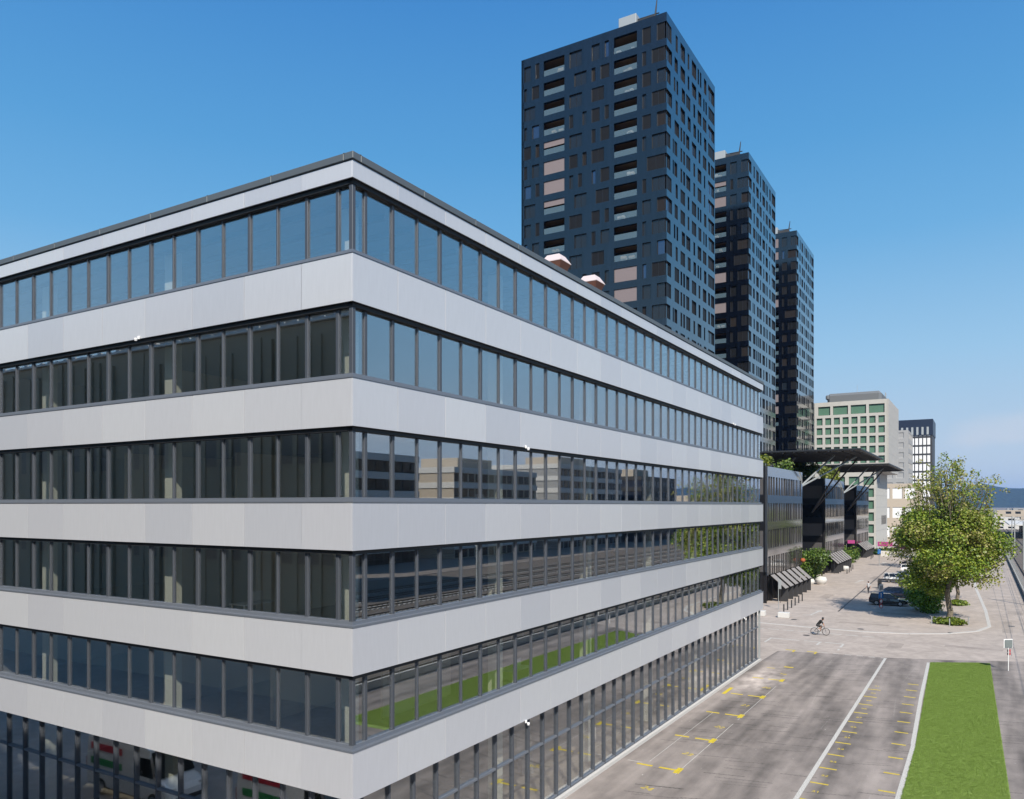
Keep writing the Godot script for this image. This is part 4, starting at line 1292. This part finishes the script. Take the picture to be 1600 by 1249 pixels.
func small_things() -> void:
	roof_vent("white and red roof vent on the office roof, the nearer of two", 16.7, -2.2)
	roof_vent("white and red roof vent on the office roof, the farther of two", 20.7, -2.2)
	# little white cameras under the bands
	var cams := [[0, 9.9, 15.05, "band above the third row of windows, right facade"], [0, 9.9, 4.20, "lowest band, right facade near the corner"], [1, 10.0, 18.65, "band above the fourth row, left facade"], [0, 43.0, 4.2, "lowest band at the far end of the right facade"], [0, 40.0, 18.66, "band above the fourth row at the far end"]]
	for c in cams:
		var o := thing("security_camera", "small white camera on the " + c[3], "camera", Vector3.ZERO, 0, "small white cameras on the bands")
		var T := fx(c[0], c[1], c[2], .0)
		o.transform = F * T
		var b := B.new(); b.cbox(Vector3(-.05, 0, .01), Vector3(.05, .12, .06), .01); part("bracket", b.mesh(), M.white_paint, o)
		var d := B.new(); d.lathe(Vector3(0, -.02, .14), [[0, -.06], [.045, -.05], [.06, 0], [.06, .05], [.0, .06]], 12); part("dome", d.mesh(), M.white_paint, o)
	# people and bicycle
	cyclist(Vector3(65.0, .005, 1.75), -PI / 2 + .12)
	walker(Vector3(107.1, .041, 1.3), PI - .3)
	# cars
	car("black estate car parked nearest, beside the hedge", M.car_black, Vector3(93.8, .041, 5.2), .02, true)
	car("dark blue car parked behind the black estate car", M.car_blue, Vector3(104.2, .041, 5.6), -.03, false, 1.40)
	car("white estate car parked behind the black beam barrier", M.car_white, Vector3(127.2, .041, 3.5), .02, true, 1.5)
	car("white car parked partly hidden beyond the white estate car", M.car_white, Vector3(133.4, .041, 4.6), .0, false, 1.45)
	car("white car parked farthest, by the motorcycles under the tree", M.car_white, Vector3(150.5, .041, 4.2), .03, true, 1.5)
	van("white delivery van with red and green stripes parked by the shaded side of the office", Vector3(-3.6, .005, -16.2), 0.0)
	van("white delivery van with red and green stripes parked in the sun near the office corner", Vector3(-4.4, .005, -7.2), 0.0)
	for k in 3:
		var o := thing("motorcycle", ["dark motorcycle parked under the tree, nearest of three", "dark motorcycle parked under the tree, the middle one", "dark motorcycle parked under the tree, farthest of three"][k], "motorcycle", Vector3(168 + k * 4.0, .041, 1.2 + k * .2), .2 * k, "motorcycles parked under the tree")
		for z in [-.65, .65]:
			var w := B.new(); w.ring(Vector3(0, .3, z), Vector3(1, 0, 0), .25, .06, 16, 6); part("wheel", w.mesh(), M.tyre, o)
		var b := B.new(); b.cbox(Vector3(-.14, .35, -.3), Vector3(.14, .75, .35), .06); b.cbox(Vector3(-.13, .72, .0), Vector3(.13, .95, .5), .07); b.tube(Vector3(0, .3, .65), Vector3(0, 1.0, .42), .04, .04, 6); b.tube(Vector3(-.35, 1.03, .4), Vector3(.35, 1.03, .4), .02, .02, 6)
		part("body", b.mesh(), [M.plain_dark, M.car_white, M.plain_dark][k], o)
		var s := B.new(); s.cbox(Vector3(-.12, .76, -.75), Vector3(.12, .86, .02), .04); part("saddle", s.mesh(), M.tyre, o)
	var bb := thing("beam_barrier", "black beam barrier between the blue car and the white estate car", "barrier", Vector3(115.6, .041, 1.9))
	var bp := B.new(); bp.cbox(Vector3(-.12, 1.25, -.2), Vector3(.12, 1.5, 6.2), .02); part("beam", bp.mesh(), M.plain_dark, bb)
	for z in [0.0, 2.9, 5.8]:
		var q := B.new(); q.cbox(Vector3(-.16, 0, z - .28), Vector3(.16, 1.249, z + .28), .02); part("post", q.mesh(), M.plain_dark, bb)
	# signs
	var sg := thing("road_sign", "sign post with white and blue square plates in front of the black car", "road sign", Vector3(87.5, .041, 4.9), 1.08)
	sg.rotation.y = 0.35
	var q := B.new(); q.tube(Vector3.ZERO, Vector3(0, 3.3, 0), .035, .035, 8); part("post", q.mesh(), M.galvanised, sg)
	q = B.new(); q.cbox(Vector3(-.34, 2.35, .04), Vector3(.34, 3.2, .07), .01); part("white_plate", q.mesh(), M.sign_white, sg)
	q = B.new(); q.box(Vector3(-.25, 2.5, .0705), Vector3(.25, 3.05, .075)); part("plate_print", q.mesh(), M.plain_grey, sg)
	q = B.new(); q.cbox(Vector3(-.36, 1.5, .04), Vector3(.36, 2.28, .07), .01); part("blue_plate", q.mesh(), M.sign_blue, sg)
	q = B.new(); q.box(Vector3(-.05, 1.6, .0705), Vector3(.05, 2.0, .076)); q.tri(Vector3(-.15, 2.0, .074), Vector3(.15, 2.0, .074), Vector3(0, 2.18, .074), Vector3(0, 0, 1)); part("white_arrow", q.mesh(), M.sign_white, sg)
	for y in [1.15, .55]:
		q = B.new(); q.tube(Vector3(0, y, .04), Vector3(0, y, .06), .27, .27, 20); part("red_ring", q.mesh(), M.sign_red, sg)
		q = B.new(); q.tube(Vector3(0, y, .0605), Vector3(0, y, .066), .18, .18, 20); part("white_disc", q.mesh(), M.sign_white, sg)
	var s2 := thing("road_sign", "back of a grey square sign on a thin white post beyond the lawn", "road sign", Vector3(54.8, .005, 17.2), 0)
	s2.rotation.y = 0.1
	q = B.new(); q.tube(Vector3.ZERO, Vector3(0, 2.3, 0), .03, .03, 8); part("post", q.mesh(), M.sign_white, s2)
	q = B.new(); q.cbox(Vector3(-.37, 1.75, -.03), Vector3(.37, 2.45, -.005), .01); part("plate_border", q.mesh(), M.sign_white, s2)
	q = B.new(); q.cbox(Vector3(-.31, 1.80, .031), Vector3(.31, 2.40, .045), .005); part("plate_back", q.mesh(), M.sign_back, s2)
	for k in 4:
		q = B.new(); var xx := -.13 if k % 2 else .05
		q.cbox(Vector3(xx, 1.22 + (k / 2) * .24, .035), Vector3(xx + .09, 1.42 + (k / 2) * .24, .06), .005); part("reflector", q.mesh(), M.sign_red if k % 2 == 0 else M.plain_dark, s2)
	var wp := B.new(); wp.tube(Vector3.ZERO, Vector3(0, 1.0, 0), .035, .03, 8)
	single("marker_post", wp.mesh(), M.sign_white, "thin white marker post at the right edge of the street", "post", Vector3(61.2, .005, 18.6))
	var pb := thing("banner_post", "white post with a narrow white plate before the striped awnings", "sign", Vector3(82.4, .041, -6.0))
	q = B.new(); q.tube(Vector3.ZERO, Vector3(0, 3.9, 0), .04, .035, 8); part("post", q.mesh(), M.galvanised, pb)
	q = B.new(); q.cbox(Vector3(-.03, 2.5, .0), Vector3(.03, 3.6, .34), .01); part("plate", q.mesh(), M.galvanised, pb)
	var p2 := thing("banner_post", "grey post with a blue plate beside the hedge at the far end of the plaza", "sign", Vector3(164.4, .041, -3.2))
	q = B.new(); q.tube(Vector3.ZERO, Vector3(0, 3.6, 0), .06, .06, 8); part("post", q.mesh(), M.galvanised, p2)
	q = B.new(); q.cbox(Vector3(-.05, 2.5, -.3), Vector3(.05, 3.5, .3), .01); part("plate", q.mesh(), M.sign_blue, p2)
	for p in [[75.4, -3.9, "white concrete block on the plaza, the right one of two"], [75.6, -6.6, "white concrete block on the plaza, the left one by the office corner"]]:
		var b := B.new(); b.cbox(Vector3(-.45, 0, -.6), Vector3(.45, .6, .6), .04)
		single("concrete_block", b.mesh(), M.plain_white, p[2], "concrete block", Vector3(p[0], .041, p[1]))
	var bol := B.new(); bol.cbox(Vector3(-.07, 0, -.07), Vector3(.07, 1.0, .07), .02)
	var spots := [[79.7, -4.8], [82.3, -4.9], [84.6, -4.9], [87.3, -5.0], [90.1, -5.1], [92.4, -5.1], [108.7, -7.6], [112.0, -7.8], [116.0, -8.2], [140.5, -6.2], [144.0, -6.3], [148.0, -6.5], [152.0, -6.7], [186.0, -7.2], [190.0, -7.4], [194.0, -7.6]]
	var names := ["first", "second", "third", "fourth", "fifth", "sixth"]
	for i in spots.size():
		var where: String = "in front of the nearest awnings, " + names[i] + " from the near end" if i < 6 else "near the white planters, " + names[i - 6] + " of three" if i < 9 else "before the middle dark block, " + names[i - 9] + " of four" if i < 13 else "before the farthest dark block, " + names[i - 13] + " of three"
		single("bollard", bol.mesh(), M.plain_dark, "dark square bollard " + where, "bollard", Vector3(spots[i][0], .041, spots[i][1]), 0, "bollards along the dark blocks")
	var pl := [[115.6, -8.3, .7, "round white planter, the left one of the pair below the green shrub"], [117.2, -6.9, .9, "round white planter, the larger right one of the pair below the green shrub"], [146.9, -7.4, .7, "round white planter before the awnings of the middle block"]]
	for p in pl:
		var b := B.new(); var r: float = p[2]
		b.lathe(Vector3.ZERO, [[0, 0], [r * .6, 0], [r * .95, r * .45], [r * 1.05, r * .8], [r * .9, r * 1.25], [r * .75, r * 1.4], [r * .66, r * 1.4], [r * .66, r * 1.2], [0, r * 1.2]], 22)
		single("planter", b.mesh(), M.plain_white, p[3], "planter", Vector3(p[0], .041, p[1]), 0, "round white planters")
	var green := [Color(.075, .14, .02), Color(.11, .18, .028), Color(.05, .10, .016), Color(.16, .21, .04)]
	var yel := [Color(.20, .22, .03), Color(.14, .18, .03), Color(.09, .12, .02)]
	shrub("shrub", "bright green shrub above the pair of white planters", Vector3(118.5, .3, -9.0), Vector3(5.0, 3.3, 4.2), 8000, .34, green, 1)
	shrub("shrub", "green shrub between the middle and the farthest dark block", Vector3(172, .04, -10.6), Vector3(4.5, 2.2, 2.5), 2600, .45, green, 2)
	shrub("shrub", "yellow green shrub on the roof of the nearest dark block", Vector3(94, 17.2, -12.5), Vector3(5.5, 1.5, 3.0), 2600, .4, yel, 3)
	shrub("shrub", "green shrub on the roof end of the nearest dark block", Vector3(108, 17.2, -10.8), Vector3(2.0, 1.6, 1.6), 1000, .4, green, 4)
	shrub("shrub", "green shrub on the roof of the middle dark block", Vector3(141, 17.2, -13.5), Vector3(2.8, 2.4, 2.5), 1500, .45, green, 5)
	shrub("shrub", "yellowish shrub on the roof end of the middle dark block", Vector3(158, 17.2, -12.0), Vector3(4.5, 2.0, 2.0), 1500, .5, yel, 6)
	shrub("hedge_bush", "dense green bush beside the black car under the plane tree", Vector3(88.8, .04, 10.0), Vector3(3.2, 3.3, 2.6), 14000, .26, [Color(.09, .20, .02), Color(.13, .26, .03), Color(.19, .32, .042)], 7, "bush")
	shrub("hedge_bush", "dense green bush behind the first one, by the blue car", Vector3(97.5, .04, 9.6), Vector3(4.0, 2.6, 2.4), 6000, .3, green, 8, "bush")
	shrub("hedge_bush", "clipped green hedge at the far end of the plaza", Vector3(208, .04, -7.0), Vector3(6.0, .95, 5.5), 2600, .5, [Color(.03, .08, .012), Color(.05, .11, .02)], 9, "hedge")
	shrub("grass_tuft", "round patch of long grass at the foot of the plane tree", Vector3(79.7, .0, 12.5), Vector3(1.6, .32, 1.55), 4200, .32, [Color(.15, .19, .02), Color(.10, .15, .018)], 10, "grass patch")
	shrub("grass_tuft", "small patch of grass by the second tree trunk", Vector3(98.5, .0, 13.0), Vector3(1.6, .35, 1.1), 1200, .35, [Color(.15, .19, .02), Color(.10, .15, .018)], 11, "grass patch")
	for p in [[78.4, 10.8, "left"], [79.6, 14.2, "right"], [77.6, 12.5, "front"]]:
		var b := B.new(); b.tube(Vector3.ZERO, Vector3(0, .85, 0), .05, .05, 8)
		single("guard_post", b.mesh(), M.galvanised, "short steel post at the " + p[2] + " of the grass patch round the tree", "post", Vector3(p[0], .041, p[1]))
	var ww := B.new(); ww.cbox(Vector3(-.3, 0, -6.4), Vector3(.3, 1.4, -1.0), .03)
	single("garden_wall", ww.mesh(), M.plain_white, "low white wall in front of the hedge at the end of the plaza", "wall", Vector3(198.5, .041, 0))
	for p in [[212.0, -6.3, 3.0, "pink banner above the hedge at the far end of the plaza"], [186.5, -10.2, 4.0, "pink banner low on the farthest dark block"]]:
		var b := thing("banner", p[3], "banner", Vector3(p[0], .04, p[1]))
		q = B.new(); q.cbox(Vector3(-.03, 1.9 if p[2] < 3.5 else 3.6, -2.2), Vector3(.03, 3.1 if p[2] < 3.5 else 4.4, 1.4 if p[2] < 3.5 else -.6), .01); part("cloth", q.mesh(), M.pink, b)
		q = B.new(); q.tube(Vector3(0.04, 0, -2.5), Vector3(0.04, 3.5, -2.5), .04, .04, 6); part("pole", q.mesh(), M.galvanised, b)
	var fl := B.new(); fl.tint = true
	leaf_cloud(fl, Vector3.ZERO, Vector3(2.2, .5, 2.0), 500, .35, [Color(.4, .05, .3), Color(.3, .08, .35), Color(.06, .12, .02)], rng, .1)
	single("flower_bed", fl.mesh(), M.leaf, "bed of pink and purple flowers beside the pink banner", "flowers", Vector3(205, 2.3, -2.0))
	var bbq := B.new(); bbq.lathe(Vector3.ZERO, [[0, 0], [.2, .04], [.36, .25], [.35, .46], [.2, .6], [0, .64]], 16)
	single("orange_sphere", bbq.mesh(), M.orange, "orange round object on the ledge of the nearest dark block", "sculpture", Vector3(108.3, 4.13, -8.0))
	# railway: wall, tracks, masts
	var fw := thing("railway_wall", "long grey concrete wall between the street and the railway", "wall", Vector3(0, 0, 20.6))
	for k in 54:
		var b := B.new(); b.cbox(Vector3(-60 + k * 8.0 + .03, 0, -.1), Vector3(-52 + k * 8.0 - .03, .55, .12), .02); part("wall_panel", b.mesh(), M.concrete, fw)
	var fb := B.new()
	for k in 216:
		fb.tube(Vector3(-60 + k * 2.0, .55, 0), Vector3(-60 + k * 2.0, 1.9, 0), .025, .025, 5)
	for y in [.75, 1.3, 1.86]: fb.tube(Vector3(-60, y, 0), Vector3(372, y, 0), .012, .012, 4)
	part("mesh_fence", fb.mesh(), M.galvanised, fw).set_meta("kind", "stuff")
	struct("railway_ballast", sheet([Vector2(-160, 22), Vector2(900, 22), Vector2(900, 70), Vector2(-160, 70)], .0, .25), M.ballast)
	for k in 7:
		var t := thing("railway_track", "railway track, " + ["first", "second", "third", "fourth", "fifth", "sixth", "seventh"][k] + " from the grey wall", "railway track", Vector3(0, .25, 25.5 + k * 5.6), 0, "railway tracks")
		for s in [-.75, .75]:
			var b := B.new(); b.box(Vector3(-150, .12, s - .05), Vector3(890, .27, s + .05)); part("rail", b.mesh(), M.rail, t)
		var sl := B.new()
		for i in 280: sl.box(Vector3(-60 + i * 1.0, .002, -1.3), Vector3(-59.74 + i * 1.0, .119, 1.3))
		var sp := part("sleepers", sl.mesh(), M.plain_grey, t); sp.set_meta("kind", "stuff")
	var m0 := mast("grey railway mast behind the wall, the nearest in view at the right edge", Vector3(165, .2, 22.3), 9.5, 3.0)
	var i := 0
	for p in [[179, 23.6], [215, 22.3], [262, 23.0], [310, 29], [20, 37.0], [60, 35], [100, 23.0], [-10, 36], [40, 51], [90, 51]]:
		copy(m0, "grey railway mast, " + ["right of the nearest one, by the tracks", "third beyond the plane tree", "fourth, small in the distance", "far among the tracks", "between the tracks beyond the lawn", "between the tracks opposite the office", "beside the wall near the plane tree", "between the tracks opposite the office corner", "beyond the tracks, the nearer of two", "beyond the tracks, the farther of two"][i], Vector3(p[0], .2, p[1]))
		i += 1
	var wires := B.new()
	for z in [24.0, 36.0, 51.0]: 
		for y in [7.0, 8.6]: wires.tube(Vector3(-60, y, z), Vector3(420, y, z), .02, .02, 4, false)
	single("overhead_wires", wires.mesh(), M.plain_dark, "thin overhead wires above the railway tracks", "wires")

func far_city() -> void:
	# what the glass mirrors: a dark ribbed hall across the side street, and offices beyond the tracks
	var h := thing("ribbed_hall", "dark olive ribbed hall across the side street, mirrored in the left facade", "building", Vector3(-19, 0, 8))
	var b := B.new(); b.cbox(Vector3(-30, 2.6, -110), Vector3(0, 24.5, 0), .05); part("wall", b.mesh(), M.opp_metal, h)
	b = B.new(); b.box(Vector3(-29.9, 0, -109.9), Vector3(-.1, 2.6, -.1)); part("plinth", b.mesh(), M.opp_light, h)
	b = B.new(); var rr := RandomNumberGenerator.new(); rr.seed = 5
	var zz := -109.6
	while zz < -.5:
		b.box(Vector3(.0, 2.7, zz), Vector3(rr.randf_range(.06, .25), rr.randf_range(23.2, 24.4), zz + rr.randf_range(.15, .7)))
		zz += rr.randf_range(.75, 2.2)
	var rb := part("rib", b.mesh(), M.opp_metal, h); rb.set_meta("kind", "stuff")
	b = B.new(); b.cbox(Vector3(-30.1, 24.51, -110.1), Vector3(.22, 24.7, .1), .03)
	for k in 90: b.cbox(Vector3(.0, 24.7, -109 + k * 1.2), Vector3(.16, 24.76 + .04 * (k % 3), -108.5 + k * 1.2), .02)
	part("roof_edge", b.mesh(), M.galvanised, h)
	for k in 26:
		b = B.new(); b.box(Vector3(-.05, 9.0 + 6.5 * (k % 2), -104 + (k / 2) * 8), Vector3(.05, 12.5 + 6.5 * (k % 2), -99.5 + (k / 2) * 8)); part("window", b.mesh(), M.opp_glass, h)
	b = B.new(); b.cbox(Vector3(-14, 24.7, -60), Vector3(-6, 28.0, -30), .1); part("roof_plant_room", b.mesh(), M.plain_beige, h)
	var fo := func(called: String, label: String, x: float, z: float, w: float, d: float, ht: float, base: Material, band: Material, floors: int) -> void:
		var o := thing(called, label, "building", Vector3(x, 0, z), 0, "offices beyond the railway")
		var c := B.new(); c.box(Vector3(0, 0, 0), Vector3(w, ht - .2, d)); part("wall", c.mesh(), base, o)
		for k in floors:
			var y := ht - (k + 1) * ht / floors + ht / floors * .62
			c = B.new(); c.cbox(Vector3(-.2, y, -.25), Vector3(w + .2, y + ht / floors * .38, d + .2), .03); part("band", c.mesh(), band, o)
			var win := B.new()
			for q in int(w / 3.0): win.box(Vector3(.4 + q * 3.0, y - ht / floors * .55, -.12), Vector3(2.5 + q * 3.0, y - .1, -.02))
			part("window_row", win.mesh(), M.window_dark, o)
		c = B.new(); c.cbox(Vector3(w * .3, ht, d * .3), Vector3(w * .7, ht + 3, d * .8), .1); part("roof_plant_room", c.mesh(), M.plain_beige, o)
	fo.call("mirrored_office", "dark tall office beyond the railway, mirrored by the corner", 30.0, 76.0, 34.0, 20.0, 35.0, M.plain_dark, M.plain_dark, 9)
	fo.call("mirrored_office", "white banded office beyond the railway with dark windows", 78.0, 95.0, 48.0, 22.0, 24.0, M.plain_dark, M.plain_white, 6)
	fo.call("mirrored_office", "beige office beyond the railway, behind the tracks", 136.0, 92.0, 40.0, 24.0, 22.0, M.plain_beige, M.plain_white, 6)
	fo.call("mirrored_office", "pale terraced block beyond the railway", 186.0, 90.0, 46.0, 24.0, 25.0, M.plain_grey, M.plain_white, 7)
	fo.call("mirrored_office", "blue and dark office beyond the railway", 240.0, 86.0, 36.0, 24.0, 23.0, M.plain_blue, M.plain_dark, 6)
	fo.call("mirrored_office", "grey low warehouse beyond the railway", 284.0, 84.0, 80.0, 24.0, 14.0, M.plain_dark, M.plain_grey, 3)
	# towers and blocks past the plaza
	concrete_block()
	slab_block("grey_office_block", "pale grey mid-height block between the concrete office and the glass tower", Vector3(305, 0, -8.0), 22, 24, 40.5, M.plain_grey, 11, 2.6, M.plain_white, M.plain_grey, true, "", .56, 1.1)
	var t := slab_block("glass_grid_tower", "white gridded glass tower with a dark navy crown", Vector3(408, 0, -5.2), 24, 34, 54.0, M.plain_dark, 13, 1.5, M.plain_dark, M.white_paint, false, "", .86, .22)
	var c := B.new(); c.cbox(Vector3(-.3, 46.5, -34.4), Vector3(24.2, 54.2, .3), .1)
	part("crown", c.mesh(), M.plain_blue, t)
	for k in 15:
		c = B.new(); c.box(Vector3(-.42, 46.8, -33.2 + k * 2.2), Vector3(-.305, 50.5, -32.3 + k * 2.2)); part("crown_fin", c.mesh(), M.galvanised, t)
	slab_block("beige_office", "low beige building with white panels behind the plane tree", Vector3(292, 0, -3.5), 16, 14, 20.5, M.plain_beige, 3, 3.2, M.plain_white, M.white_paint, true, "", .56, .8)
	# city and hills at the right edge
	var r := RandomNumberGenerator.new(); r.seed = 8
	var pos := [[470, 22], [560, 30], [640, 42], [700, 30], [760, 48], [820, 36], [880, 60], [960, 44], [1050, 58], [1150, 40], [620, 62], [900, 26], [1250, 66], [540, 48], [1400, 50]]
	var said := ["nearest, by the tracks", "second from the tracks", "third, pale and low", "long and low", "fifth, whitish", "sixth, beside the railway", "seventh, right of the masts", "eighth, hazy", "ninth, hazy and pale", "tenth, behind the plane tree", "eleventh, at the frame edge", "twelfth, behind the tree crown", "thirteenth, before the hills", "fourteenth, at the tracks", "farthest, at the foot of the hills"]
	for k in pos.size():
		slab_block("distant_building", "small distant town building at the right edge, " + said[k], Vector3(pos[k][0], 0, pos[k][1] + 10), r.randf_range(18, 40), r.randf_range(10, 22), r.randf_range(5, 11), [M.plain_white, M.plain_beige, M.plain_grey, M.concrete][k % 4], 3, 3.0, M.plain_white, M.window_dark, true, "distant town buildings", .5, 2.0)
	var br := thing("station_roof", "long flat platform roof over the tracks at the right edge", "roof", Vector3(330, 0, 24))
	c = B.new(); c.cbox(Vector3(0, 5.2, 0), Vector3(90, 5.7, 14), .05); part("roof", c.mesh(), M.plain_white, br)
	for k in 6:
		c = B.new(); c.cbox(Vector3(2 + k * 17, 0, 6), Vector3(2.5 + k * 17, 5.19, 6.5), .02); part("post", c.mesh(), M.plain_dark, br)
	var f := FastNoiseLite.new(); f.seed = 5; f.frequency = .0022; f.fractal_octaves = 4
	for k in 2:
		var hb := B.new()
		var D: float = [5200.0, 7600.0][k]
		var n := 90
		var P := []
		for a in n + 1:
			var ang := lerpf(-1.2, 1.2, float(a) / n)
			var row := []
			for e in 5:
				var dd := D + e * 420.0
				var hh: float = [0.0, .45, .8, 1.0, .55][e] * (118.0 + 62.0 * k + 110.0 * (f.get_noise_2d(ang * 5200.0, k * 900.0 + e * 130.0)))
				row.append(Vector3(cos(ang) * dd, hh - 2.0, sin(ang) * dd))
			P.append(row)
		for a in n:
			for e in 4:
				var p0: Vector3 = P[a][e]; var p1: Vector3 = P[a + 1][e]; var p2: Vector3 = P[a + 1][e + 1]; var p3: Vector3 = P[a][e + 1]
				hb.face(p0, p1, p2, p3, (p0 + p2) * .5 - Vector3.UP * 100)
		struct("hills", hb.mesh(), M.hill)

const EXPOSURE := 1.65

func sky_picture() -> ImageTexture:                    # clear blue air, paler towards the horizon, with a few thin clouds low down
	var stops := [[0.0, Color(.53, .615, .735)], [3.0, Color(.525, .645, .775)], [10.0, Color(.335, .575, .81)], [17.7, Color(.16, .43, .75)], [23.8, Color(.100, .350, .69)], [33.0, Color(.055, .250, .61)], [60.0, Color(.052, .235, .57)], [90.0, Color(.05, .22, .54)]]  # stops above the view held nearly as bright, for added fill in the shade
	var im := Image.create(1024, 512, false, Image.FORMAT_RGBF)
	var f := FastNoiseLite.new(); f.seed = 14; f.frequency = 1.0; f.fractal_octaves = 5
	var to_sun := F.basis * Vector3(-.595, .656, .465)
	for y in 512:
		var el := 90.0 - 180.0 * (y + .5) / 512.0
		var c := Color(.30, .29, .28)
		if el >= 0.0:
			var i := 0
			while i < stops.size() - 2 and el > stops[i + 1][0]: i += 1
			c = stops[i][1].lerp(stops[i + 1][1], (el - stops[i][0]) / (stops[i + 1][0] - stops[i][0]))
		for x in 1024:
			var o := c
			if el >= 0.0:                              # air brighter round the sun, widened and raised as added fill for the shade
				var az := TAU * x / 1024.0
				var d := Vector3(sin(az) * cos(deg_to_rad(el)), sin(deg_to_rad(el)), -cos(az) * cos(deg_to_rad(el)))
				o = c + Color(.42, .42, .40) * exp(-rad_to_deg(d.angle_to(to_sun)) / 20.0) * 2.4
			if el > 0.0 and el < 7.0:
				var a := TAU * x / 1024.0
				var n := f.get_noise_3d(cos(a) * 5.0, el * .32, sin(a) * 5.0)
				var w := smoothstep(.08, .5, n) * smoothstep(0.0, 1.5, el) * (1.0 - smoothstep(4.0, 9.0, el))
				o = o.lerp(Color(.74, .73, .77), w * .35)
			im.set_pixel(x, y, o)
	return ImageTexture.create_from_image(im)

func _ready() -> void:
	rng.seed = 2024
	F = Transform3D(Basis(Vector3(RX, 0, -RZ), Vector3.UP, Vector3(RZ, 0, RX)), Vector3(-4.573, 0, -22.5))
	# camera: level, with the lens shifted up as in an architectural photograph
	var cam := Camera3D.new(); cam.name = "camera"
	cam.projection = Camera3D.PROJECTION_FRUSTUM
	cam.near = 0.1; cam.far = 20000.0
	cam.size = 0.1 * 1249.0 / 1225.0
	cam.frustum_offset = Vector2(0, 0.1 * 165.5 / 1225.0)
	cam.position = Vector3(0, 12.8, 0)
	add_child(cam); cam.current = true
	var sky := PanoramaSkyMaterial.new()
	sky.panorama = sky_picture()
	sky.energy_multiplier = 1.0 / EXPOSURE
	var env := Environment.new()
	env.background_mode = Environment.BG_SKY
	env.sky = Sky.new(); env.sky.sky_material = sky
	env.tonemap_mode = Environment.TONE_MAPPER_LINEAR
	env.tonemap_exposure = EXPOSURE
	env.sdfgi_enabled = true; env.ssao_enabled = true; env.ssil_enabled = true
	env.fog_enabled = true; env.fog_density = 0.00005; env.fog_light_color = Color(.50, .72, 1.0)
	var we := WorldEnvironment.new(); we.name = "world_environment"; we.environment = env
	add_child(we)
	var sun := DirectionalLight3D.new(); sun.name = "sun"
	sun.light_energy = 1.2; sun.light_angular_distance = 0.5; sun.light_color = Color(1.0, 0.965, 0.91); sun.shadow_enabled = true
	sun.transform.basis = Basis.looking_at(-(F.basis * Vector3(-.595, .656, .465)), Vector3.UP)
	add_child(sun)
	materials()
	ground()
	office()
	tower("tall dark tower with many windows, nearest and largest of three", Vector3(87.6, 0, -22.2), [11, 13, 22, 24], [9, 15, 28], 77)
	tower("dark tower in the middle of the three, behind the nearest", Vector3(137.4, 0, -23.5), [4, 14, 18], [2], 78)
	tower("dark tower farthest of the three, smallest in the picture", Vector3(187.4, 0, -24.3), [0, 2, 10, 26, 28], [], 79)
	pavilion("dark glossy low block at the foot of the nearest tower", 87.6, -8.5, 1, 17.9)
	pavilion("dark glossy low block in the middle, behind the first canopy", 137.4, -9.5, 2, 17.8)
	pavilion("dark glossy low block farthest away, beside the concrete office", 187.4, -10.5, 3, 17.7)
	awnings(89.0, -8.4, 6, 3.2, "at the nearest dark block")
	awnings(139.0, -9.4, 7, 2.7, "at the middle dark block")
	awnings(189.0, -10.4, 6, 3.0, "at the farthest dark block")
	canopy("flat dark canopy roof on slanting struts, the nearer of two", 112, 31, -.3, [[Vector3(-1.6, 15.6, -8.6), Vector3(8, 21, -5), false], [Vector3(-1.6, 17.9, -11), Vector3(12, 21, -12), false], [Vector3(-1.6, 15.6, -8.6), Vector3(14, 21, -2.5), false], [Vector3(25.2, 11.5, -11.5), Vector3(14, 21, -4), true], [Vector3(25.2, 11.5, -11.5), Vector3(20, 21, -3), true], [Vector3(25.2, 11.5, -15.5), Vector3(10, 21, -12), true]])
	canopy("flat dark canopy roof on slanting struts, the farther of two", 161.5, 35, -1.0, [[Vector3(-1.2, 15.4, -8.6), Vector3(8, 21, -5), false], [Vector3(-1.2, 17.8, -11), Vector3(12, 21, -12), false], [Vector3(-1.2, 15.4, -8.6), Vector3(14, 21, -2.5), false], [Vector3(25.6, 11.5, -11.5), Vector3(14, 21, -4), true], [Vector3(25.6, 11.5, -11.5), Vector3(20, 21, -3), true], [Vector3(25.6, 11.5, -15.5), Vector3(10, 21, -12), true]])
	far_city()
	big_tree()
	small_tree("plane_tree", "second plane tree behind the first, trunk beside the small grass patch", Vector3(101.0, .04, 12.6), 13.0, 5.0, 40, 51)
	small_tree("plane_tree", "third plane tree standing farther along the pavement", Vector3(122.0, .04, 11.0), 12.0, 5.0, 34, 52)
	small_tree("plane_tree", "fourth plane tree above the parked motorcycles", Vector3(160.0, .04, 6.5), 12.0, 5.0, 30, 53)
	small_tree("plane_tree", "fifth plane tree in front of the concrete office", Vector3(195.0, .04, 3.5), 11.0, 5.0, 26, 54)
	small_things()
